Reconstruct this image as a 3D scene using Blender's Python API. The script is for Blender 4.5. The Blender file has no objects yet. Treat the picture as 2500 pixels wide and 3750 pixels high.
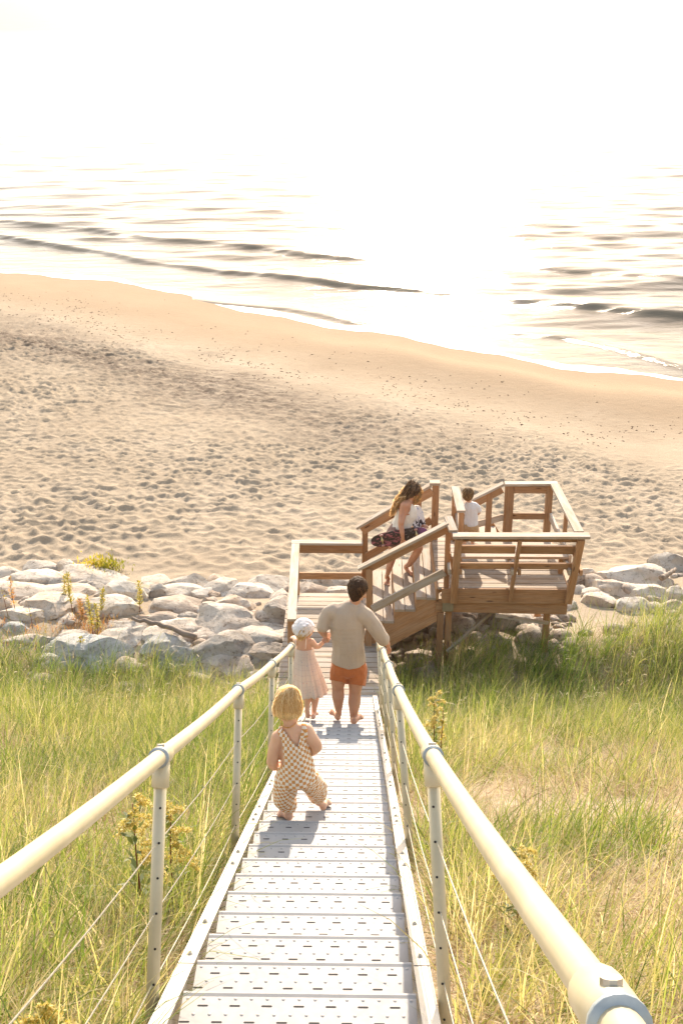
import bpy, bmesh, math, random
import numpy as np
from mathutils import Vector, Matrix, noise as mnoise
R = math.radians
random.seed(7); rng = np.random.default_rng(7)
sc = bpy.context.scene
COL = sc.collection

# ------------------------------------------------------------------ camera
F, PW, PH = 4438.0, 2500.0, 3750.0
PITCH, YAW, CZ = R(23.2), 0.0154, 10.8
cam = bpy.data.cameras.new('camera'); co = bpy.data.objects.new('camera', cam); COL.objects.link(co)
cam.sensor_fit = 'HORIZONTAL'; cam.sensor_width = 36; cam.lens = 36 * F / PW
cam.clip_start = 0.05; cam.clip_end = 60000
co.location = (0, 0, CZ); co.rotation_euler = (R(90) - PITCH, 0, YAW)
sc.camera = co
# ------------------------------------------------------------------ light
SUN_E, SUN_A = R(30), R(3.0)
world = bpy.data.worlds.new('World'); sc.world = world; world.use_nodes = True
wn = world.node_tree.nodes; wl = world.node_tree.links
sky = wn.new('ShaderNodeTexSky'); sky.sky_type = 'NISHITA'; sky.sun_disc = False
sky.sun_elevation = SUN_E; sky.sun_rotation = SUN_A
sky.air_density = 1.0; sky.dust_density = 0.35; sky.ozone_density = .6
tint = wn.new('ShaderNodeMix'); tint.data_type = 'RGBA'; tint.blend_type = 'MULTIPLY'; tint.inputs[0].default_value = 1
wl.new(sky.outputs[0], tint.inputs[6]); tint.inputs[7].default_value = (1.33, .985, .70, 1)   # warm white balance of the whole sky
wl.new(tint.outputs[2], wn['Background'].inputs[0]); wn['Background'].inputs[1].default_value = 0.15
sl = bpy.data.lights.new('sun', 'SUN'); sl.energy = 2.3; sl.angle = R(0.6); sl.color = (1.0, 0.86, 0.68)
so = bpy.data.objects.new('sun', sl); COL.objects.link(so)
sdir = Vector((math.sin(SUN_A) * math.cos(SUN_E), math.cos(SUN_A) * math.cos(SUN_E), math.sin(SUN_E)))
so.rotation_euler = sdir.to_track_quat('Z', 'Y').to_euler(); so.location = (0, 20, 30)
sc.view_settings.view_transform = 'Standard'; sc.view_settings.look = 'None'
sc.view_settings.gamma = 1; sc.view_settings.use_curve_mapping = False
sc.view_settings.exposure = 1.85
sc.cycles.max_bounces = 8; sc.cycles.transparent_max_bounces = 8
sc.cycles.use_denoising = True

# ------------------------------------------------------------------ geometry of the lens, used to place things
_f = np.array([-math.sin(YAW) * math.cos(PITCH), math.cos(YAW) * math.cos(PITCH), -math.sin(PITCH)])
_r = np.array([math.cos(YAW), math.sin(YAW), 0.0]); _u = np.cross(_r, _f); CAM = np.array([0, 0, CZ])
def ray(x, y):
    return _f + _r * ((x - PW / 2) / F) - _u * ((y - PH / 2) / F)
def atY(x, y, Y):
    d = ray(x, y); return Vector(CAM + d * (Y / d[1]))
def atZ(x, y, Z):
    d = ray(x, y); return Vector(CAM + d * ((Z - CZ) / d[2]))
def toPix(P):
    d = np.asarray(P) - CAM; z = d @ _f
    return PW / 2 + F * (d @ _r) / z, PH / 2 - F * (d @ _u) / z
def crop(ox, oy, s):
    return lambda x, y, Y: atY(ox + s * x, oy + s * y, Y)

# ------------------------------------------------------------------ helpers
def tag(o, label=None, cat=None, group=None, kind=None):
    if label: o['label'] = label
    if cat: o['category'] = cat
    if group: o['group'] = group
    if kind: o['kind'] = kind
    return o
def empty(name, loc=(0, 0, 0)):
    o = bpy.data.objects.new(name, None); COL.objects.link(o); o.location = loc; o.empty_display_size = .1
    return o
def link(name, me, mat=None, parent=None, smooth=False):
    o = bpy.data.objects.new(name, me); COL.objects.link(o)
    if mat and not me.materials: me.materials.append(mat)
    if smooth: me.shade_smooth()
    if parent:
        o.parent = parent
        if parent.type == 'EMPTY': o.location = -Vector(parent.location)
    return o
def pymesh(name, vs, fs, uvs=None):
    me = bpy.data.meshes.new(name); me.from_pydata([tuple(v) for v in vs], [], fs)
    if uvs is not None:
        l = me.uv_layers.new(name='UVMap'); l.data.foreach_set('uv', np.asarray(uvs, float).ravel())
    me.update(); return me
def npmesh(name, V, Q, UV=None):
    """V (n,3), Q (m,k) faces of k corners, UV (m,k,2)"""
    me = bpy.data.meshes.new(name); n, m, k = len(V), len(Q), Q.shape[1]
    me.vertices.add(n); me.vertices.foreach_set('co', np.asarray(V, np.float32).ravel())
    me.loops.add(m * k); me.loops.foreach_set('vertex_index', Q.astype(np.int32).ravel())
    me.polygons.add(m); me.polygons.foreach_set('loop_start', np.arange(0, m * k, k, dtype=np.int32))
    me.polygons.foreach_set('loop_total', np.full(m, k, np.int32))
    if UV is not None:
        l = me.uv_layers.new(name='UVMap'); l.data.foreach_set('uv', np.asarray(UV, np.float32).ravel())
    me.update(calc_edges=True); return me
def frame(d, up=Vector((0, 0, 1))):
    d = Vector(d).normalized(); s = d.cross(up)
    if s.length < 1e-4: s = d.cross(Vector((0, 1, 0)))
    s.normalize(); u = s.cross(d).normalized(); return d, s, u
def beam_mesh(name, p0, p1, w, h, up=Vector((0, 0, 1)), bev=0.004, wear=0.0):
    """a board from p0 to p1 (centres of its ends), w across, h along up; UV = (metres along, metres around)"""
    p0, p1 = Vector(p0), Vector(p1); d, s, u = frame(p1 - p0, Vector(up)); L = (p1 - p0).length
    b = min(bev, w * .3, h * .3); pr = [(-w/2+b, -h/2), (w/2-b, -h/2), (w/2, -h/2+b), (w/2, h/2-b), (w/2-b, h/2), (-w/2+b, h/2), (-w/2, h/2-b), (-w/2, -h/2+b)]
    vs = []; n = 8
    for t in (0, 1):
        for a, c in pr: vs.append(p0 + d * (L * t) + s * a + u * c)
    fs = []; uv = []; off = random.random() * 50; vo = random.random() * 9
    per = [0]
    for i in range(n): a, c = pr[i], pr[(i+1) % n]; per.append(per[-1] + math.hypot(a[0]-c[0], a[1]-c[1]))
    for i in range(n):
        j = (i + 1) % n; fs.append((i, n + i, n + j, j))
        uv += [(off, vo + per[i]), (off + L, vo + per[i]), (off + L, vo + per[i+1]), (off, vo + per[i+1])]
    fs.append(tuple(range(n))); uv += [(off + a * .3, vo + c) for a, c in pr]
    fs.append(tuple(n + i for i in reversed(range(n)))); uv += [(off + a * .3, vo + c) for a, c in reversed(pr)]
    return pymesh(name, vs, fs, uv)
def beam(name, p0, p1, w, h, mat, parent, **k):
    return link(name, beam_mesh(name, p0, p1, w, h, **k), mat, parent)
def tube_vf(pts, rads, n=12, cap=True):
    vs, fs = [], []; pts = [Vector(p) for p in pts]
    for i, p in enumerate(pts):
        d = (pts[min(i+1, len(pts)-1)] - pts[max(i-1, 0)]); _, s, u = frame(d)
        r = rads[i] if hasattr(rads, '__len__') else rads
        for k in range(n):
            a = 2 * math.pi * k / n; vs.append(p + s * (math.cos(a) * r) + u * (math.sin(a) * r))
    for i in range(len(pts) - 1):
        for k in range(n):
            a, b = i * n + k, i * n + (k + 1) % n; fs.append((a, a + n, b + n, b))
    if cap: fs.append(tuple(range(n))); fs.append(tuple((len(pts)-1) * n + k for k in reversed(range(n))))
    return vs, fs
def tube(name, pts, rads, mat, parent=None, n=12):
    vs, fs = tube_vf(pts, rads, n); return link(name, pymesh(name, vs, fs), mat, parent, smooth=True)
def joined(name, parts, mat, parent=None, smooth=False):
    vs, fs = [], []
    for v, f in parts:
        o = len(vs); vs += list(v); fs += [tuple(o + i for i in q) for q in f]
    return link(name, pymesh(name, vs, fs), mat, parent, smooth)

# ------------------------------------------------------------------ materials
def newmat(name):
    m = bpy.data.materials.new(name); m.use_nodes = True; nt = m.node_tree
    return m, nt, nt.nodes, nt.links, nt.nodes['Principled BSDF']
def ramp(nt, stops, fac):
    r = nt.nodes.new('ShaderNodeValToRGB'); el = r.color_ramp.elements
    while len(el) < len(stops): el.new(0.5)
    for e, (p, c) in zip(el, stops): e.position = p; e.color = (*c, 1)
    nt.links.new(fac, r.inputs[0]); return r.outputs[0]
def nz(nt, vec, scale, detail=4, rough=.55, dist=0):
    n = nt.nodes.new('ShaderNodeTexNoise'); n.inputs['Scale'].default_value = scale
    n.inputs['Detail'].default_value = detail; n.inputs['Roughness'].default_value = rough; n.inputs['Distortion'].default_value = dist
    if vec is not None: nt.links.new(vec, n.inputs['Vector'])
    return n.outputs['Fac']
def mapping(nt, vec, scale=(1, 1, 1), rot=(0, 0, 0), loc=(0, 0, 0)):
    m = nt.nodes.new('ShaderNodeMapping'); m.inputs['Scale'].default_value = scale; m.inputs['Rotation'].default_value = rot
    m.inputs['Location'].default_value = loc; nt.links.new(vec, m.inputs['Vector']); return m.outputs[0]
def coords(nt, which='Object'):
    return nt.nodes.new('ShaderNodeTexCoord').outputs[which]
def bump(nt, h, strength, dist, bsdf, prev=None):
    b = nt.nodes.new('ShaderNodeBump'); b.inputs['Strength'].default_value = strength; b.inputs['Distance'].default_value = dist
    nt.links.new(h, b.inputs['Height'])
    if prev: nt.links.new(prev, b.inputs['Normal'])
    if bsdf: nt.links.new(b.outputs[0], bsdf.inputs['Normal'])
    return b.outputs[0]
def math_(nt, op, a, b=None, c=None):
    n = nt.nodes.new('ShaderNodeMath'); n.operation = op
    for i, v in enumerate((a, b, c)):
        if v is None: continue
        if isinstance(v, (int, float)): n.inputs[i].default_value = v
        else: nt.links.new(v, n.inputs[i])
    return n.outputs[0]
def mixc(nt, fac, a, b, mode='MIX'):
    n = nt.nodes.new('ShaderNodeMix'); n.data_type = 'RGBA'; n.blend_type = mode
    if isinstance(fac, (int, float)): n.inputs[0].default_value = fac
    else: nt.links.new(fac, n.inputs[0])
    for i, v in ((6, a), (7, b)):
        if isinstance(v, tuple): n.inputs[i].default_value = (*v, 1)
        else: nt.links.new(v, n.inputs[i])
    return n.outputs[2]

def simple(name, col, rough=.6, metal=0, var=.15, scale=20, bmp=0, spec=None, sheen=0):
    m, nt, N, L, b = newmat(name); c = coords(nt)
    lo = tuple(v * (1 - var) for v in col); hi = tuple(min(1, v * (1 + var)) for v in col)
    L.new(ramp(nt, [(.3, lo), (.7, hi)], nz(nt, c, scale)), b.inputs['Base Color'])
    b.inputs['Roughness'].default_value = rough; b.inputs['Metallic'].default_value = metal
    if spec is not None: b.inputs['Specular IOR Level'].default_value = spec
    if sheen: b.inputs['Sheen Weight'].default_value = sheen
    if bmp: bump(nt, nz(nt, c, scale * 4), .5, bmp, b)
    return m

def wood_mat(name, dark, light, grey, greyamt):
    m, nt, N, L, b = newmat(name); uv = coords(nt, 'UV')
    oi = N.new('ShaderNodeObjectInfo').outputs['Random']
    g = nz(nt, mapping(nt, uv, (1.6, 34, 1)), 3.0, 6, .6, .6)
    col = ramp(nt, [(.3, dark), (.52, tuple((a + c) / 2 for a, c in zip(dark, light))), (.72, light)], g)
    kn = nt.nodes.new('ShaderNodeTexVoronoi'); kn.inputs['Scale'].default_value = 1.0
    L.new(mapping(nt, uv, (2.2, 9, 1)), kn.inputs['Vector'])
    knot = ramp(nt, [(.07, (.22, .13, .08)), (.14, (1, 1, 1))], kn.outputs['Distance'])
    col = mixc(nt, 1.0, col, knot, 'MULTIPLY')
    w = nz(nt, mapping(nt, uv, (.7, 5, 1)), 2.5, 4, .6)
    wf = math_(nt, 'MULTIPLY', ramp(nt, [(.35, (0, 0, 0)), (.65, (1, 1, 1))], w), greyamt)
    col = mixc(nt, wf, col, grey)
    tone = math_(nt, 'ADD', math_(nt, 'MULTIPLY', oi, .38), .80)
    hs = N.new('ShaderNodeHueSaturation'); L.new(col, hs.inputs['Color']); L.new(tone, hs.inputs['Value'])
    L.new(hs.outputs[0], b.inputs['Base Color']); b.inputs['Roughness'].default_value = .72
    b.inputs['Specular IOR Level'].default_value = .3
    bump(nt, g, .35, .003, b); return m
M_WOOD = wood_mat('weathered_timber', (.25, .118, .050), (.50, .275, .135), (.42, .32, .23), .3)
M_CAP = wood_mat('grey_cap_timber', (.27, .17, .10), (.47, .36, .25), (.44, .41, .37), .75)
M_DECK = wood_mat('deck_timber', (.25, .16, .10), (.46, .35, .24), (.42, .38, .34), .65)

def metal_mat(name, col, col2, rough, metal, scale=6):
    m, nt, N, L, b = newmat(name); c = coords(nt)
    L.new(ramp(nt, [(.3, col), (.7, col2)], nz(nt, c, scale, 6, .65)), b.inputs['Base Color'])
    b.inputs['Metallic'].default_value = metal
    r = math_(nt, 'ADD', math_(nt, 'MULTIPLY', nz(nt, c, scale * 5, 5), .25), rough - .12); L.new(r, b.inputs['Roughness'])
    bump(nt, nz(nt, c, 60, 3), .12, .001, b); return m
M_TREAD = metal_mat('brushed_aluminium', (.355, .340, .330), (.42, .405, .395), .62, .05, 9)
M_STR = metal_mat('stringer_aluminium', (.46, .425, .375), (.56, .52, .46), .55, .1, 7)
M_RAIL = metal_mat('galvanised_pipe', (.46, .395, .26), (.57, .50, .35), .48, .08, 5)
M_BOLT = metal_mat('zinc_bolt', (.30, .30, .30), (.45, .45, .44), .35, .8, 30)
M_DARK = simple('slot_shadow_gap', (.02, .015, .015), .8)
M_RING = metal_mat('blue_steel_band', (.26, .30, .33), (.36, .40, .42), .45, .3, 20)
M_CABLE = metal_mat('steel_cable', (.38, .37, .33), (.55, .54, .48), .4, .7, 30)

def skin_mat(name, col, col2):
    m, nt, N, L, b = newmat(name); c = coords(nt)
    L.new(ramp(nt, [(.3, col), (.7, col2)], nz(nt, c, 9, 4)), b.inputs['Base Color'])
    b.inputs['Roughness'].default_value = .58; b.inputs['Subsurface Weight'].default_value = .25
    b.inputs['Subsurface Radius'].default_value = (.02, .008, .004); b.inputs['Subsurface Scale'].default_value = .5
    bump(nt, nz(nt, c, 90, 3), .1, .001, b); return m
M_SKIN_M = skin_mat('tanned_skin', (.50, .255, .16), (.58, .31, .20))
M_SKIN_K = skin_mat('child_skin', (.64, .38, .26), (.72, .46, .33))
M_SKIN_W = skin_mat('sun_tanned_skin', (.44, .215, .13), (.52, .27, .165))

# ================================================================== TERRAIN
SHX = np.array([-80, -40, -15.3, -7.5, -.6, 5.1, 9.8, 40, 80.]); SHY = np.array([84., 64, 51.0, 47.4, 41.3, 37.9, 35.6, 22, 4])
def shore_y(x):
    o = 0
    for k in (-1.2, 0, 1.2): o = o + np.interp(x + k, SHX, SHY)
    return o / 3 + .35 * np.sin(x * .55 + 1) + .18 * np.sin(x * 1.7)
def smax(a, b, k): return np.logaddexp(a / k, b / k) * k
def vnoise(x, y, seed=0):
    xi = np.floor(x); yi = np.floor(y); fx = x - xi; fy = y - yi
    def h(a, b):
        v = np.sin(a * 127.1 + b * 311.7 + seed * 74.7) * 43758.5453; return v - np.floor(v)
    fx = fx * fx * (3 - 2 * fx); fy = fy * fy * (3 - 2 * fy)
    return (h(xi, yi) * (1 - fx) + h(xi + 1, yi) * fx) * (1 - fy) + (h(xi, yi + 1) * (1 - fx) + h(xi + 1, yi + 1) * fx) * fy
def worley(x, y, seed=0):
    xi = np.floor(x); yi = np.floor(y); best = np.full(np.shape(x), 9.)
    for i in (-1, 0, 1):
        for j in (-1, 0, 1):
            a, b = xi + i, yi + j
            v = np.sin(a * 127.1 + b * 311.7 + seed) * 43758.5453; v -= np.floor(v)
            w = np.sin(a * 269.5 + b * 183.3 + seed) * 43758.5453; w -= np.floor(w)
            best = np.minimum(best, (x - a - v) ** 2 + (y - b - w) ** 2)
    return best
def ground(x, y):
    x = np.asarray(x, float); y = np.asarray(y, float)
    s = 7.52 - .5155 * (y - 2.936) + .10 * np.sin(x * .9 + 1) * np.clip(abs(x) - 1, 0, 1.5) / 1.5
    s = np.where(y < -3, s - (y + 3) * -.45, s)
    d = (shore_y(x) - y) * .87
    b = np.where(d < 4.5, .085 * d, .3825 + .062 * (d - 4.5))
    b = smax(-np.full_like(b, 1.27), -b, .12) * -1
    b = b + (.17 * np.exp(-((d - 3.2) / 1.2) ** 2) - .10 * np.exp(-((d - 6.3) / 1.6) ** 2)) * np.clip((x + 5) / 7, .15, 1)
    yr = 17.0 + .22 * np.clip(x, 0, 20)
    m = .33 * np.exp(-((y - yr) / 1.8) ** 2)
    q = np.clip((x - .30) / 1.6, 0, 1); q = q * q * (3 - 2 * q); m = m + .62 * q * np.exp(-((y - 15.7) / 1.25) ** 2)
    return smax(s, b, .16) + m
def sand_height(x, y):
    g = ground(x, y)
    yr = 18.9 + .2 * np.clip(x, 0, 20) + .3 * np.sin(x)
    a = np.clip((y - yr) / 1.0, 0, 1)
    d = (shore_y(x) - y) * .87
    dry = np.clip((d - 7.6 + .8 * np.sin(x * .4) - np.clip(x, -6, 6) * .08) / 2.4, 0, 1)
    wx = x + .22 * (vnoise(x * 1.7, y * 1.7, 3) - .5); wy = y + .22 * (vnoise(x * 1.7 + 9, y * 1.7, 5) - .5)
    wA = worley(wx / .27, wy / .24, 1.3); w2 = worley(wx / .165, wy / .145, 5.1); t_ = np.clip((y - 20.5) / 5, 0, 1)
    amp = .60 + .7 * vnoise(x * .35, y * .45, 8)
    dim = ((1 - t_ * .9) * np.minimum(wA, .62) * .135 + (.45 + .55 * t_) * np.minimum(w2, .65) * .125) * amp
    big = .05 * (vnoise(x * .5, y * .6, 11) - .5) + .02 * (vnoise(x * 1.6, y * 2.1, 12) - .5)
    low = .004 * vnoise(x * 4, y * 5, 2)
    return g + a * (dry * (dim + big) + low) + (1 - a) * .05 * (vnoise(x * 1.3, y * 1.3, 4) - .5)

def grow(a, b, s0, r):
    o = [a]; s = s0
    while (o[-1] < b) if b > a else (o[-1] > b): o.append(o[-1] + (s if b > a else -s)); s *= r
    return o
def gridmesh(name, xs, ys, fz):
    X, Y = np.meshgrid(xs, ys); Z = fz(X, Y)
    V = np.stack([X, Y, Z], -1).reshape(-1, 3); nx = len(xs); i = np.arange((len(ys) - 1) * (nx - 1))
    r = i // (nx - 1); c = i % (nx - 1); a = r * nx + c
    return npmesh(name, V, np.stack([a, a + 1, a + nx + 1, a + nx], -1))
xs = np.concatenate([np.array(grow(-13, -90, .3, 1.25))[1:][::-1], np.arange(-13, 13.01, .058), np.array(grow(13, 90, .3, 1.25))[1:]])
ys = np.concatenate([np.arange(-12, 1, 1.0), np.arange(1, 18.4, .12), np.arange(18.4, 27, .042), np.arange(27, 37, .06), np.arange(37, 53, .12), np.array(grow(53, 100, .3, 1.3))])
gm = gridmesh('beach_and_dune_ground', xs, ys, sand_height)
m, nt, N, L, b = newmat('pale_beach_sand'); c = coords(nt)
base = ramp(nt, [(.25, (.325, .255, .182)), (.5, (.385, .307, .222)), (.75, (.44, .355, .265))], nz(nt, c, .55, 6, .6))
fine = ramp(nt, [(.3, (.80, .80, .80)), (.7, (1.08, 1.08, 1.08))], nz(nt, c, 34, 5, .75))
base = mixc(nt, 1, base, fine, 'MULTIPLY')
# darker mineral sand and painted-in shade lying in an irregular band across the beach, and the damp strip along the water
sep = N.new('ShaderNodeSeparateXYZ'); L.new(c, sep.inputs[0])
lin = math_(nt, 'ADD', sep.outputs[1], math_(nt, 'MULTIPLY', sep.outputs[0], .66))     # distance inland grows as this falls
warp = math_(nt, 'MULTIPLY', math_(nt, 'SUBTRACT', nz(nt, mapping(nt, c, (.7, 1, 1)), .35, 5, .6), .5), 9)
lw = math_(nt, 'ADD', lin, warp)
def bandm(center, width):
    return ramp(nt, [(0, (1, 1, 1)), (1, (0, 0, 0))], math_(nt, 'DIVIDE', math_(nt, 'ABSOLUTE', math_(nt, 'SUBTRACT', lw, center)), width))
patch = ramp(nt, [(.36, (0, 0, 0)), (.60, (1, 1, 1))], nz(nt, mapping(nt, c, (1, 1.8, 1)), 2.2, 8, .8))
xm = N.new('ShaderNodeMapRange'); L.new(sep.outputs[0], xm.inputs[0]); xm.inputs[1].default_value = 5; xm.inputs[2].default_value = -3
dk = math_(nt, 'MULTIPLY', math_(nt, 'MULTIPLY', bandm(29.6, 3.4), patch), xm.outputs[0])
base = mixc(nt, math_(nt, 'MULTIPLY', dk, .95), base, (.085, .058, .044))
speck = ramp(nt, [(.56, (0, 0, 0)), (.66, (1, 1, 1))], nz(nt, mapping(nt, c, (1, 1.8, 1)), 4.2, 6, .8))
sk = math_(nt, 'MULTIPLY', math_(nt, 'MULTIPLY', speck, bandm(34.6, 4.0)), .8)
base = mixc(nt, sk, base, (.13, .085, .055))
damp = N.new('ShaderNodeMapRange'); L.new(math_(nt, 'ADD', lin, math_(nt, 'MULTIPLY', warp, .25)), damp.inputs[0])
damp.inputs[1].default_value = 33.0; damp.inputs[2].default_value = 36.5
base = mixc(nt, math_(nt, 'MULTIPLY', damp.outputs[0], .75), base, (.33, .232, .145))
L.new(base, b.inputs['Base Color']); b.inputs['Roughness'].default_value = .95; b.inputs['Specular IOR Level'].default_value = .15
n0_ = bump(nt, nz(nt, mapping(nt, c, (1, 1.5, 1)), 3.2, 6, .75), .35, .09, None); bump(nt, nz(nt, c, 22, 6, .7), .6, .02, b, n0_)
M_SAND = m
tag(link('beach_and_dune_ground', gm, M_SAND, smooth=True), kind='structure')

# ================================================================== WATER
def crest(pts):
    P = np.array([list(atZ(x / .6272, y / .6272, 0.05))[:2] for x, y in pts]); return P[np.argsort(P[:, 0])]
WAVES = [(crest([(-60, 505), (200, 522), (340, 548), (540, 560), (700, 585), (1000, 600), (1300, 618), (1650, 645)]), .105, .75),
         (crest([(-60, 530), (0, 542), (240, 578), (340, 600), (500, 620), (750, 650), (1000, 672), (1230, 696), (1700, 735)]), .125, .62),
         (crest([(440, 688), (500, 695), (650, 708), (800, 735), (1000, 748), (1160, 765), (1300, 775), (1490, 820), (1700, 880)]), .07, .36)]
def water_h(x, y):
    h = np.zeros_like(x); wob = .35 * (vnoise(x * .5, y * .1, 31) - .5)
    for P, a, w in WAVES:
        yc = np.interp(x, P[:, 0], P[:, 1]) + wob; t = y - yc
        am = a * (.70 + .55 * vnoise(x * .22, y * 0 + a * 50, 17)) * np.where((x < P[0, 0]) | (x > P[-1, 0]), .2, 1)
        h += am * np.where(t < 0, np.exp(-(t / (w * .5)) ** 2), np.exp(-(t / (w * 3.0)) ** 2))
    d = np.clip((y - shore_y(x)) / 8, 0, 1); far = 1 / (1 + np.clip(y - 60, 0, 1e9) / 90)
    for i, (lam, amp, ang) in enumerate([(2.6, .018, -.10), (1.7, .014, -.22), (4.3, .030, -.16), (1.1, .008, .10), (.75, .006, -.3), (6.5, .036, .10), (.55, .004, -.1), (1.9, .012, .30)]):
        ph = vnoise(x * .12 + i * 7, y * .16, i) * 7 + vnoise(x * .5, y * .5, i + 9) * 1.6
        h += amp * (.4 + 1.1 * vnoise(x * .15, y * .15, 40 + i)) * d * far * np.sin((y * math.cos(ang) + x * math.sin(ang)) * 2 * math.pi / lam + ph)
    return h
xs = np.concatenate([np.array(grow(-30, -40000, 1.0, 1.5))[1:][::-1], np.arange(-30, 30.01, .17), np.array(grow(30, 40000, 1.0, 1.5))[1:]])
ys = np.concatenate([np.arange(20, 33, 1.0), np.arange(33, 66, .085), np.array(grow(66, 160, .12, 1.006)), np.array(grow(161, 50000, 1.2, 1.15))])
wm = gridmesh('lake_water', xs, ys, water_h)
m, nt, N, L, b = newmat('bright_lake_water'); c = coords(nt)
b.inputs['IOR'].default_value = 1.33
b.inputs['Roughness'].default_value = .09; b.inputs['Specular IOR Level'].default_value = .14
sw = N.new('ShaderNodeSeparateXYZ'); L.new(c, sw.inputs[0]); rr = N.new('ShaderNodeMapRange'); L.new(sw.outputs[1], rr.inputs[0])
rr.inputs[1].default_value = 62; rr.inputs[2].default_value = 420; rr.inputs[3].default_value = .09; rr.inputs[4].default_value = .42   # ripples too small to see from afar roughen the far lake
L.new(rr.outputs[0], b.inputs['Roughness'])
h1 = nz(nt, mapping(nt, c, (.55, 1.5, 1), (0, 0, R(-22))), 1.7, 6, .62, .3)
h2 = nz(nt, mapping(nt, c, (.8, 1.6, 1), (0, 0, R(-12))), 7.0, 4, .6)
n1 = bump(nt, h1, .8, .040, None); bump(nt, h2, .6, .011, b, n1)
L.new(ramp(nt, [(.3, (.14, .118, .088)), (.7, (.19, .165, .125))], nz(nt, mapping(nt, c, (.5, 1.4, 1)), .25, 5)), b.inputs['Base Color'])
tag(link('lake_water', wm, m, smooth=True), kind='structure')

# foam lace on the wash, its white also painting the wet edge's reflection
M_FOAM_GLINT = simple('white_foam_glint', (.85, .85, .82), .6, bmp=.01, scale=12)
FV, FF = [], []
x = -19.0
while x < 13:
    y0 = float(shore_y(np.array(x))); n = len(FV)
    w = .22 + .5 * float(vnoise(np.array(x * .8), np.array(1.0), 5)) ** 1.5
    for t in (-.25, .1, .6, 1):
        yy = y0 - .10 + w * t + .06 * math.sin(x * 6 + t * 3)
        FV.append((x, yy, max(float(ground(x, yy)), 0) + .012 + .01 * math.sin(t * 3.14)))
    if n: FF += [(n - 4 + k, n + k, n + k + 1, n - 3 + k) for k in range(3)]
    x += .12
tag(link('shore_foam_glint', pymesh('shore_foam_glint', FV, FF), M_FOAM_GLINT, smooth=True), 'thin white line of foam and painted reflection along the wet sand at the water edge', 'foam', kind='stuff')

# dark scraps of wrack and pebbles scattered along the old tide line
WV, WF = [], []; gw = np.random.default_rng(12)
while len(WV) < 1000 * 5:
    x = gw.uniform(-16, 10); d = abs(gw.normal(7.2, 1.6)); y = float(shore_y(np.array(x))) - d / .87
    if float(vnoise(np.array(x * .7), np.array(y * 1.4), 61)) < gw.uniform(.25, .95): continue
    a = gw.uniform(0, 3.14); l_ = gw.uniform(.015, .06); q = gw.uniform(.010, .022); z = float(sand_height(np.array(x), np.array(y))); o = len(WV)
    cx_, sx_ = math.cos(a), math.sin(a)
    WV += [(x - cx_ * l_, y - sx_ * l_, z), (x + sx_ * q, y - cx_ * q, z), (x + cx_ * l_, y + sx_ * l_, z), (x - sx_ * q, y + cx_ * q, z), (x, y, z + q * 1.1)]
    WF += [(o, o + 1, o + 4), (o + 1, o + 2, o + 4), (o + 2, o + 3, o + 4), (o + 3, o, o + 4)]
tag(link('tide_wrack', pymesh('tide_wrack', WV, WF), simple('dark_wrack', (.15, .09, .055), .9)), 'dark scraps of driftweed and pebbles strewn along the upper tide line', 'wrack', kind='stuff')

# ================================================================== METAL STAIRCASE
S = R(27.27); DN = Vector((0, math.cos(S), -math.sin(S))); NN = Vector((0, math.sin(S), math.cos(S)))
def nose(k): return Vector((0, 2.936 + .2935 * k, 7.8745 - .1513 * k))
CX = -.178; TW = .75; K0, K1 = -4, 36
stair = tag(empty('metal_staircase', nose(K1)), 'long narrow staircase of perforated aluminium treads running down the grassy dune', 'staircase')
# one tread: plate with rolled front nosing and folded sides
def tread_mesh():
    P = []; w = TW / 2 - .006
    pr = [(.0, -.030), (.006, -.030), (.006, -.006), (.0045, .0), (.001, .0035), (-.007, .0036), (-.018, .0), (-.285, .0), (-.285, -.022), (-.279, -.022), (-.279, -.006), (-.02, -.006), (-.006, -.004), (0, -.01)]
    vs = []; n = len(pr)
    for sx in (-w, w):
        for yy, zz in pr: vs.append((sx, yy, zz))
    fs = [(i, n + i, n + (i + 1) % n, (i + 1) % n) for i in range(n)]
    fs += [tuple(reversed(range(n))), tuple(range(n, 2 * n))]
    return pymesh('tread', vs, fs)
def dome(x, y, z, r, h):
    vs = [(x + r * math.cos(a), y + r * math.sin(a), z) for a in [k * math.pi / 3 for k in range(6)]]
    vs += [(x + r * .55 * math.cos(a), y + r * .55 * math.sin(a), z + h * .8) for a in [k * math.pi / 3 for k in range(6)]] + [(x, y, z + h)]
    fs = [(k, (k + 1) % 6, 6 + (k + 1) % 6, 6 + k) for k in range(6)] + [(6 + k, 6 + (k + 1) % 6, 12) for k in range(6)]
    return vs, fs
tm = tread_mesh(); tm.materials.append(M_TREAD)
rp, sp = [], []
for row in range(4):
    yy = -.027 - row * .064
    for i in range(15): 
        xx = -.352 + i * .0503 + (.025 if row % 2 else 0)
        if xx < .36: rp.append(dome(xx, yy, -.0005, .0078, .0030))
for row in range(4):
    yy = -.056 - row * .066
    for i in range(8):
        xx = -.302 + i * .1006 + (-.05 if row % 2 else 0)
        if xx > .34: continue
        w, d = .0145, .0034
        vs = [(xx - w, yy - d, .0006), (xx + w, yy - d, .0006), (xx + w + .003, yy, .0006), (xx + w, yy + d, .0006), (xx - w, yy + d, .0006), (xx - w - .003, yy, .0006)]
        sp.append((vs, [(0, 1, 2, 3, 4, 5)]))
rm = bpy.data.meshes.new('rivets'); sm_ = bpy.data.meshes.new('slots')
for me, prt in ((rm, rp), (sm_, sp)):
    vs, fs = [], []
    for v, f in prt: o = len(vs); vs += v; fs += [tuple(o + i for i in q) for q in f]
    me.from_pydata(vs, [], fs); me.update()
rm.materials.append(M_TREAD); rm.shade_smooth(); sm_.materials.append(M_DARK)
base_loc = Vector(stair.location)
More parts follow.
